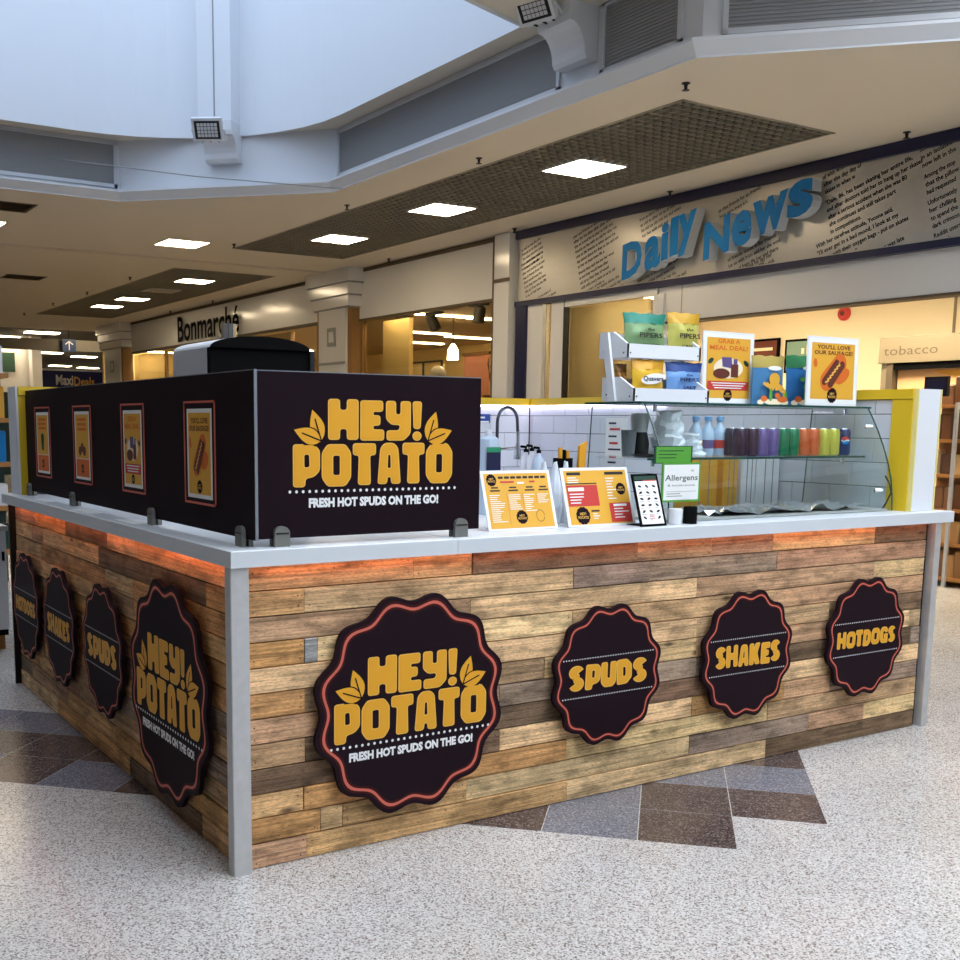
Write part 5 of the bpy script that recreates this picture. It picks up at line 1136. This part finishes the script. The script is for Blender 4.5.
def crisp_bag(c, w, h, d, body, top, lb, words, lean=.12, ink='black_print', art=None, swoop=None):
    T = empty('crisp_bag',c,lb,'snack bag'); fr = F(c,(1,0,0),(0,lean,1),(0,-1,lean)); nu, nv = 10, 12
    rz = random.Random(int(c[0]*1000)); 
    def P(i,j,s):
        u = -1+2*i/nu; v = j/nv; b = (1-abs(u)**2.6)*min(1,(math.sin(math.pi*min(max((v-.04)/.92,0),1)))**.55)
        wob = .006*rz.uniform(-1,1)+.004*math.sin(7*u+9*v+c[0]*40) if 0 < v < 1 else 0
        ww = w/2*(1-.09*math.sin(math.pi*v)**.6); return fr.p(u*ww, v*h+(.003*math.sin(9*u) if v in (0,1) else 0), s*(d/2*b+.0012)+wob*b)
    for nm, j0, j1, m in (('bag_body',0,int(nv*.8),body),('bag_top',int(nv*.8),nv,top)):
        mb = MB()
        for s in (1,-1):
            i0 = len(mb.v)
            for j in range(j0,j1+1):
                for i in range(nu+1): mb.v.append(P(i,j,s))
            n1 = nu+1
            for j in range(j1-j0):
                for i in range(nu):
                    q = (i0+j*n1+i,i0+j*n1+i+1,i0+(j+1)*n1+i+1,i0+(j+1)*n1+i); mb.f.append(q if s > 0 else q[::-1])
        mb.build(nm,m,T,smooth=True)
    hh = d/2+.009
    if swoop: 
        mb = MB(); mb.flat(fr,[(-w*.36,h*.12),(w*.36,h*.1),(w*.36,h*.42),(w*.05,h*.60),(-w*.36,h*.5)],hh-.002); mb.build('bag_panel',swoop,T)
    for t,b,hg,wd,m in words:
        mb = MB(); text(mb,fr,t,0,h*b,h*hg,width=w*wd,h=hh,bold=.02,align='C'); mb.build('bag_lettering',m,T)
    if art: art(fr,w,h,hh,T)
    return T
G_ = lambda n,c: mat(n,c,.28,.15)
def bagpx(px0,px1,py0,py1,Y): A, B_ = at(px0,py0,Y=Y), at(px1,py1,Y=Y); return A, B_
A, B_ = bagpx(621,663,310,345,.52)
crisp_bag(((A.x+B_.x)/2,.50,zu0+.012),B_.x-A.x,A.z-zu0-.02,.07,G_('bag_green',(128,160,112)),G_('bag_teal',(36,124,104)),'green and teal crisp bag on the upper tier of the snack stand',[('the',.58,.07,.16,'black_print'),('PIPERS',.42,.11,.52,'black_print'),('CRISPS',.22,.06,.4,'green_dark')],lean=.05,swoop='green_dark' if False else None)
A, B_ = bagpx(665,697,310,345,.52)
crisp_bag(((A.x+B_.x)/2,.50,zu0+.012),B_.x-A.x,A.z-zu0-.02,.07,G_('bag_lime',(196,190,96)),G_('bag_mustard',(196,150,40)),'yellow-green crisp bag with mustard top on the upper tier of the snack stand',[('the',.58,.07,.2,'black_print'),('PIPERS',.42,.11,.6,'black_print'),('CRISPS',.22,.06,.5,'black_print')],lean=.05)
A, B_ = bagpx(629,661,357,388,.45)
crisp_bag(((A.x+B_.x)/2,.43,zl0+.012),B_.x-A.x,A.z-zl0-.02,.06,G_('bag_yellow',(228,182,50)),G_('bag_gold',(206,150,36)),'yellow crisp bag with white oval on the lower tier of the snack stand',[('Quavers',.45,.12,.6,'navy')],lean=.05,art=lambda fr,w,h,hh,T: (lambda mb: (oval(mb,fr,0,h*.5,w*.36,h*.13,8,hh-.002), mb.build('bag_oval','paper_white',T)))(MB()))
crisp_bag(((A.x+B_.x)/2-.105,.49,zl0+.012),.07,A.z-zl0-.04,.05,G_('bag_amber',(150,104,40)),G_('bag_amber2',(120,80,34)),'amber crisp bag half hidden at the left of the lower tier',[],lean=.05)
A, B_ = bagpx(663,699,360,388,.45)
crisp_bag(((A.x+B_.x)/2,.43,zl0+.012),B_.x-A.x,A.z-zl0-.02,.06,G_('bag_blue',(112,156,212)),G_('bag_navy',(36,66,128)),'light blue crisp bag with navy top on the lower tier of the snack stand',[('the',.62,.07,.16,'navy'),('PIPERS',.48,.1,.5,'navy'),('SALT',.28,.08,.35,'navy')],lean=.05)
def sea(fr,w,h,hh,T,octo):
    for nm,m,pts in (('print_sand','cream_wall',[(-.4,.06,.1,.05),(.0,.07,.3,.06),(.32,.06,.12,.05)]),('print_coral','orange_print',[(-.3,.13,.1,.06),(.25,.12,.16,.06),(.1,.2,.08,.05)]),('print_weed','green',[(-.1,.2,.05,.12),(.35,.2,.04,.1)])):
        mb = MB()
        for a,b,rx,ry in pts: oval(mb,fr,a*w,b*h,rx*w,ry*h,0,hh-.001+.0003*len(nm)/10)
        mb.build(nm,m,T)
    mb = MB()
    if octo:
        oval(mb,fr,0,h*.52,w*.16,h*.13,0,hh)
        for k in range(6): a = -150+24*k; mb.stroke(fr,[(0,h*.46),(w*.22*math.cos(math.radians(a)),h*(.44+.12*math.sin(math.radians(a)))),(w*.36*math.cos(math.radians(a)),h*(.36+.08*math.sin(math.radians(a*2))))],w*.06,hh)
        mb.build('print_octopus','yellow_print',T)
    else:
        oval(mb,fr,0,h*.42,w*.18,h*.09,20,hh); oval(mb,fr,-w*.2,h*.52,w*.07,h*.05,0,hh); oval(mb,fr,w*.12,h*.34,w*.12,h*.03,-40,hh); mb.build('print_turtle','green',T)
    mb = MB(); oval(mb,fr,0,h*.74,w*.2,h*.045,0,hh); mb.build('print_cloud','paper_white',T)
A, B_ = bagpx(752,784,355,403,.52)
crisp_bag(((A.x+B_.x)/2,.52,ZT2+.001),B_.x-A.x-.01,A.z-ZT2,.07,G_('bag_sea',(74,130,176)),G_('bag_sand',(176,156,80)),'blue snack bag printed with a yellow octopus on top of the glass case',[],lean=.03,art=lambda fr,w,h,hh,T: sea(fr,w,h,hh,T,True))
A, B_ = bagpx(786,820,355,403,.52)
crisp_bag(((A.x+B_.x)/2,.52,ZT2+.001),B_.x-A.x-.01,A.z-ZT2,.07,G_('bag_sea2',(50,120,186)),G_('bag_sea_green',(48,120,76)),'blue snack bag printed with a green turtle on top of the glass case',[],lean=.03,art=lambda fr,w,h,hh,T: sea(fr,w,h,hh,T,False))
for (pa,pb,pt_,pb_),kind,lb in (((704.5,752,330,403),'deal','upright GRAB A MEAL DEAL! poster holder on top of the glass case'),((809.5,856,335,404),'sausage','upright sausage poster holder at the right on top of the glass case')):
    Yq = .36 if kind == 'sausage' else .56; A, B_ = at(pa,pt_,Y=Yq), at(pb,pb_,Y=Yq); w = B_.x-A.x; h = A.z-ZT2-.002
    fr = F(((A.x+B_.x)/2,Yq,ZT2+.001),(1,0,0),(0,.02,1),(0,-1,.02)); T = empty('poster_holder',fr.o,lb,'poster')
    MB().fbox(fr,-w/2,w/2,.003,h,-.005,0).build('holder_back','plastic_white',T); MB().fbox(fr,-w*.3,w*.3,.0,.004,-.09,.0).build('holder_foot','plastic_white',T)
    poster(fr.sub(0,.012,.001), w*.96, h-.02, kind, T)
# ------------------------------------------------------------------ sink end of the kiosk
tx, ty = at(504,430,Y=2.75).x, 2.75
TP = empty('kitchen_tap',(tx,ty,.93),'tall chrome pre-rinse spring tap at the rear tiled wall','tap')
x0, x1 = at(497,440,Y=ty).x, at(517,440,Y=ty).x; zt = at(505,407,Y=ty).z; zm = at(495,440,Y=ty).z
MB().lathe((x0,ty,.931),[(.03,0),(.03,.02),(.016,.03),(.014,zm-.95)],14).build('riser','chrome',TP,smooth=True)
pth = [(x0,ty,zm-.02)]+[((x0+x1)/2-(x1-x0)/2*math.cos(math.radians(t)),ty,zt-.10+.10*math.sin(math.radians(t))) for t in range(0,181,15)]+[(x1+.005,ty,zm+.05)]
MB().tube(pth,.011,8).build('hose',mat('hose_dark',(70,74,84),.3,.7),TP,smooth=True)
MB().lathe((x1+.006,ty,zm-.13),[(.028,0),(.024,.05),(.013,.12),(.012,.19)],14).build('spray_head','chrome',TP,smooth=True); MB().tube([(x0,ty,zm-.06),(x1,ty,zm-.05)],.006,6).build('support_arm','chrome',TP)
q = at(488.5,440,Y=2.6); T = empty('soap_bottle',(q.x,2.6,.931),'large white detergent bottle with green and navy label by the sink','bottle')
wz = .055; MB().cham(q.x-wz,q.x+wz,2.54,2.66,.932,at(488,436,Y=2.6).z,.02).build('bottle_body',mat('bottle_white',(196,214,230),.3),T); MB().lathe((q.x,2.6,at(488,436,Y=2.6).z),[(.022,0),(.022,.035),(.018,.04)],14).build('bottle_cap','plastic_white',T)
MB().box(q.x-wz-.001,q.x+wz+.001,2.538,2.54,at(0+488,470,Y=2.6).z,at(488,452,Y=2.6).z).build('label_navy','navy',T); MB().box(q.x-wz-.001,q.x+wz+.001,2.5375,2.54,at(488,452,Y=2.6).z,at(488,447,Y=2.6).z).build('label_green',mat('label_green',(40,140,96),.5),T)
q0, q1 = at(480,414,Y=LBK-.003), at(490,423,Y=LBK-.003); T = empty('wall_notice',((q0.x+q1.x)/2,LBK-.003,q1.z),'small blue notice on the rear tiles beside the logo panel','notice')
fr = F((0,LBK-.001,0),(1,0,0),(0,0,1),(0,-1,0)); MB().fbox(fr,q0.x-.06,q1.x,q1.z,q0.z,.0005,.003).build('notice_plate',mat('notice_blue',(30,72,150),.5),T); mb = MB(); bars(mb,fr,q0.x+.005,q1.x-.01,q0.z-.03,2,.03,.012,.004); mb.build('notice_text','white_print',T)
for k,(px,py,h,m,lb) in enumerate(((526,447,.20,'plastic_white','white pump bottle with black nozzle by the sink, left'),(532,446,.22,'plastic_white','white pump bottle with black nozzle by the sink, middle'),(539,448,.19,'bottle_white','pale pump bottle with black nozzle by the sink, right'))):
    q = at(px,py,Y=2.85-.08*k); zt = q.z; T = empty('pump_bottle',(q.x,q.y,.931),lb,'bottle','pump bottles by the sink')
    MB().lathe((q.x,q.y,.932),[(.034,0),(.036,.02),(.036,zt-.932-.08),(.015,zt-.932-.05),(.014,zt-.932-.035)],14).build('bottle_body',m,T,smooth=True); MB().lathe((q.x,q.y,zt-.035),[(.016,0),(.016,.02),(.007,.022),(.007,.035)],10).build('pump_collar','black',T); MB().tube([(q.x,q.y,zt),(q.x-.05,q.y-.01,zt+.004)],.009,6).build('nozzle','black',T)
T = empty('utensil_pot',(at(563,455,Y=2.3).x,2.42,.931),'gold and black utensil pot behind the menus','pot'); q = at(563,455,Y=2.42)
MB().lathe((q.x,2.42,.932),[(.06,0),(.065,q.z-.932-.02),(.06,q.z-.932-.02),(.055,.01)],18).build('pot_body','black',T,smooth=True)
for dx,hh,m in ((-.03,.10,'gold'),(.0,.085,'black'),(.03,.08,'gold')): MB().cham(q.x+dx-.012,q.x+dx+.012,2.40,2.425,q.z-.2,q.z+hh-.05,.004).build('utensil_handle',m,T)
T = empty('utensil_pot',(at(580,455,Y=2.36).x,2.36,.931),'plain gold scoop standing right of the utensil pot','pot'); q = at(580,455,Y=2.36)
MB().hexa([(q.x-.02,2.35,.932),(q.x+.02,2.35,.932),(q.x+.02,2.39,.932),(q.x-.02,2.39,.932),(q.x-.012,2.35,q.z+.06),(q.x+.05,2.35,q.z+.09),(q.x+.05,2.37,q.z+.09),(q.x-.012,2.37,q.z+.06)]).build('scoop_blade','gold',T)
A, B_ = at(606,418,X=WI-.004), at(626,459,X=WI-.004); T = empty('price_sheet',(WI-.004,(A.y+B_.y)/2,B_.z),'white printed notice sheet with dark red lines taped to the tiled wall','notice')
fr = F((WI-.001,0,0),(0,-1,0),(0,0,1),(-1,0,0)); MB().fbox(fr,-A.y,-B_.y,B_.z,A.z,.0005,.0015).build('sheet','paper_white',T)
mb = MB(); bars(mb,fr,-A.y+.04,-B_.y-.02,A.z-.08,3,.09,.014,.003); mb.build('sheet_text','red_print',T); mb = MB(); bars(mb,fr,-A.y+.03,-B_.y-.03,A.z-.04,4,.085,.012,.003); mb.build('sheet_text','navy',T)
for k,(px,py) in enumerate(((541,462),(552,465),(563,463))):
    q = at(px,py,Y=.37); mb = MB(); rb = random.Random(k)
    mb.loft([[(q.x+.026*r_*math.cos(2*math.pi*i/10)*(1+.2*rb.uniform(-1,1)),.35+.04*r_*math.sin(2*math.pi*i/10)*(1+.2*rb.uniform(-1,1)),HC+.002+z_+.01*rb.uniform(0,1)*(z_>0)) for i in range(10)] for r_,z_ in ((.9,0),(1.1,.06),(.9,.12),(.6,.19),(.25,.25))])
    tag(mb.build('plastic_bag','bag_plastic'),'crumpled clear bag behind the menus, %s of three' % ('left','middle','right')[k],'bag','clear bags behind the menus')
pts = [at(905,478,X=WI-.02),at(899,490,X=WI-.025),at(898,500,X=WI-.025)]; tag(MB().tube([(WI-.02,.2,1.27),(WI-.03,.17,1.24),(WI-.035,.15,1.19),(WI-.04,.17,1.14),(WI-.04,.19,HC+.006)],.004,6).build('power_cable','black'),'thin black cable hanging at the right end of the case','cable')
for k,(y0_,y1_,z0_) in enumerate(((1.05,1.3,0),(1.65,1.95,0),(2.45,2.75,0))):
    tag(MB().cham(.0 if False else .012,.075,y0_,y1_,HC+.0005,HC+.0035,.001).build('paper_note','paper_white'),'loose white paper under the long side panel, %s' % ('nearest','middle','farthest')[k],'paper','papers on the side counter')
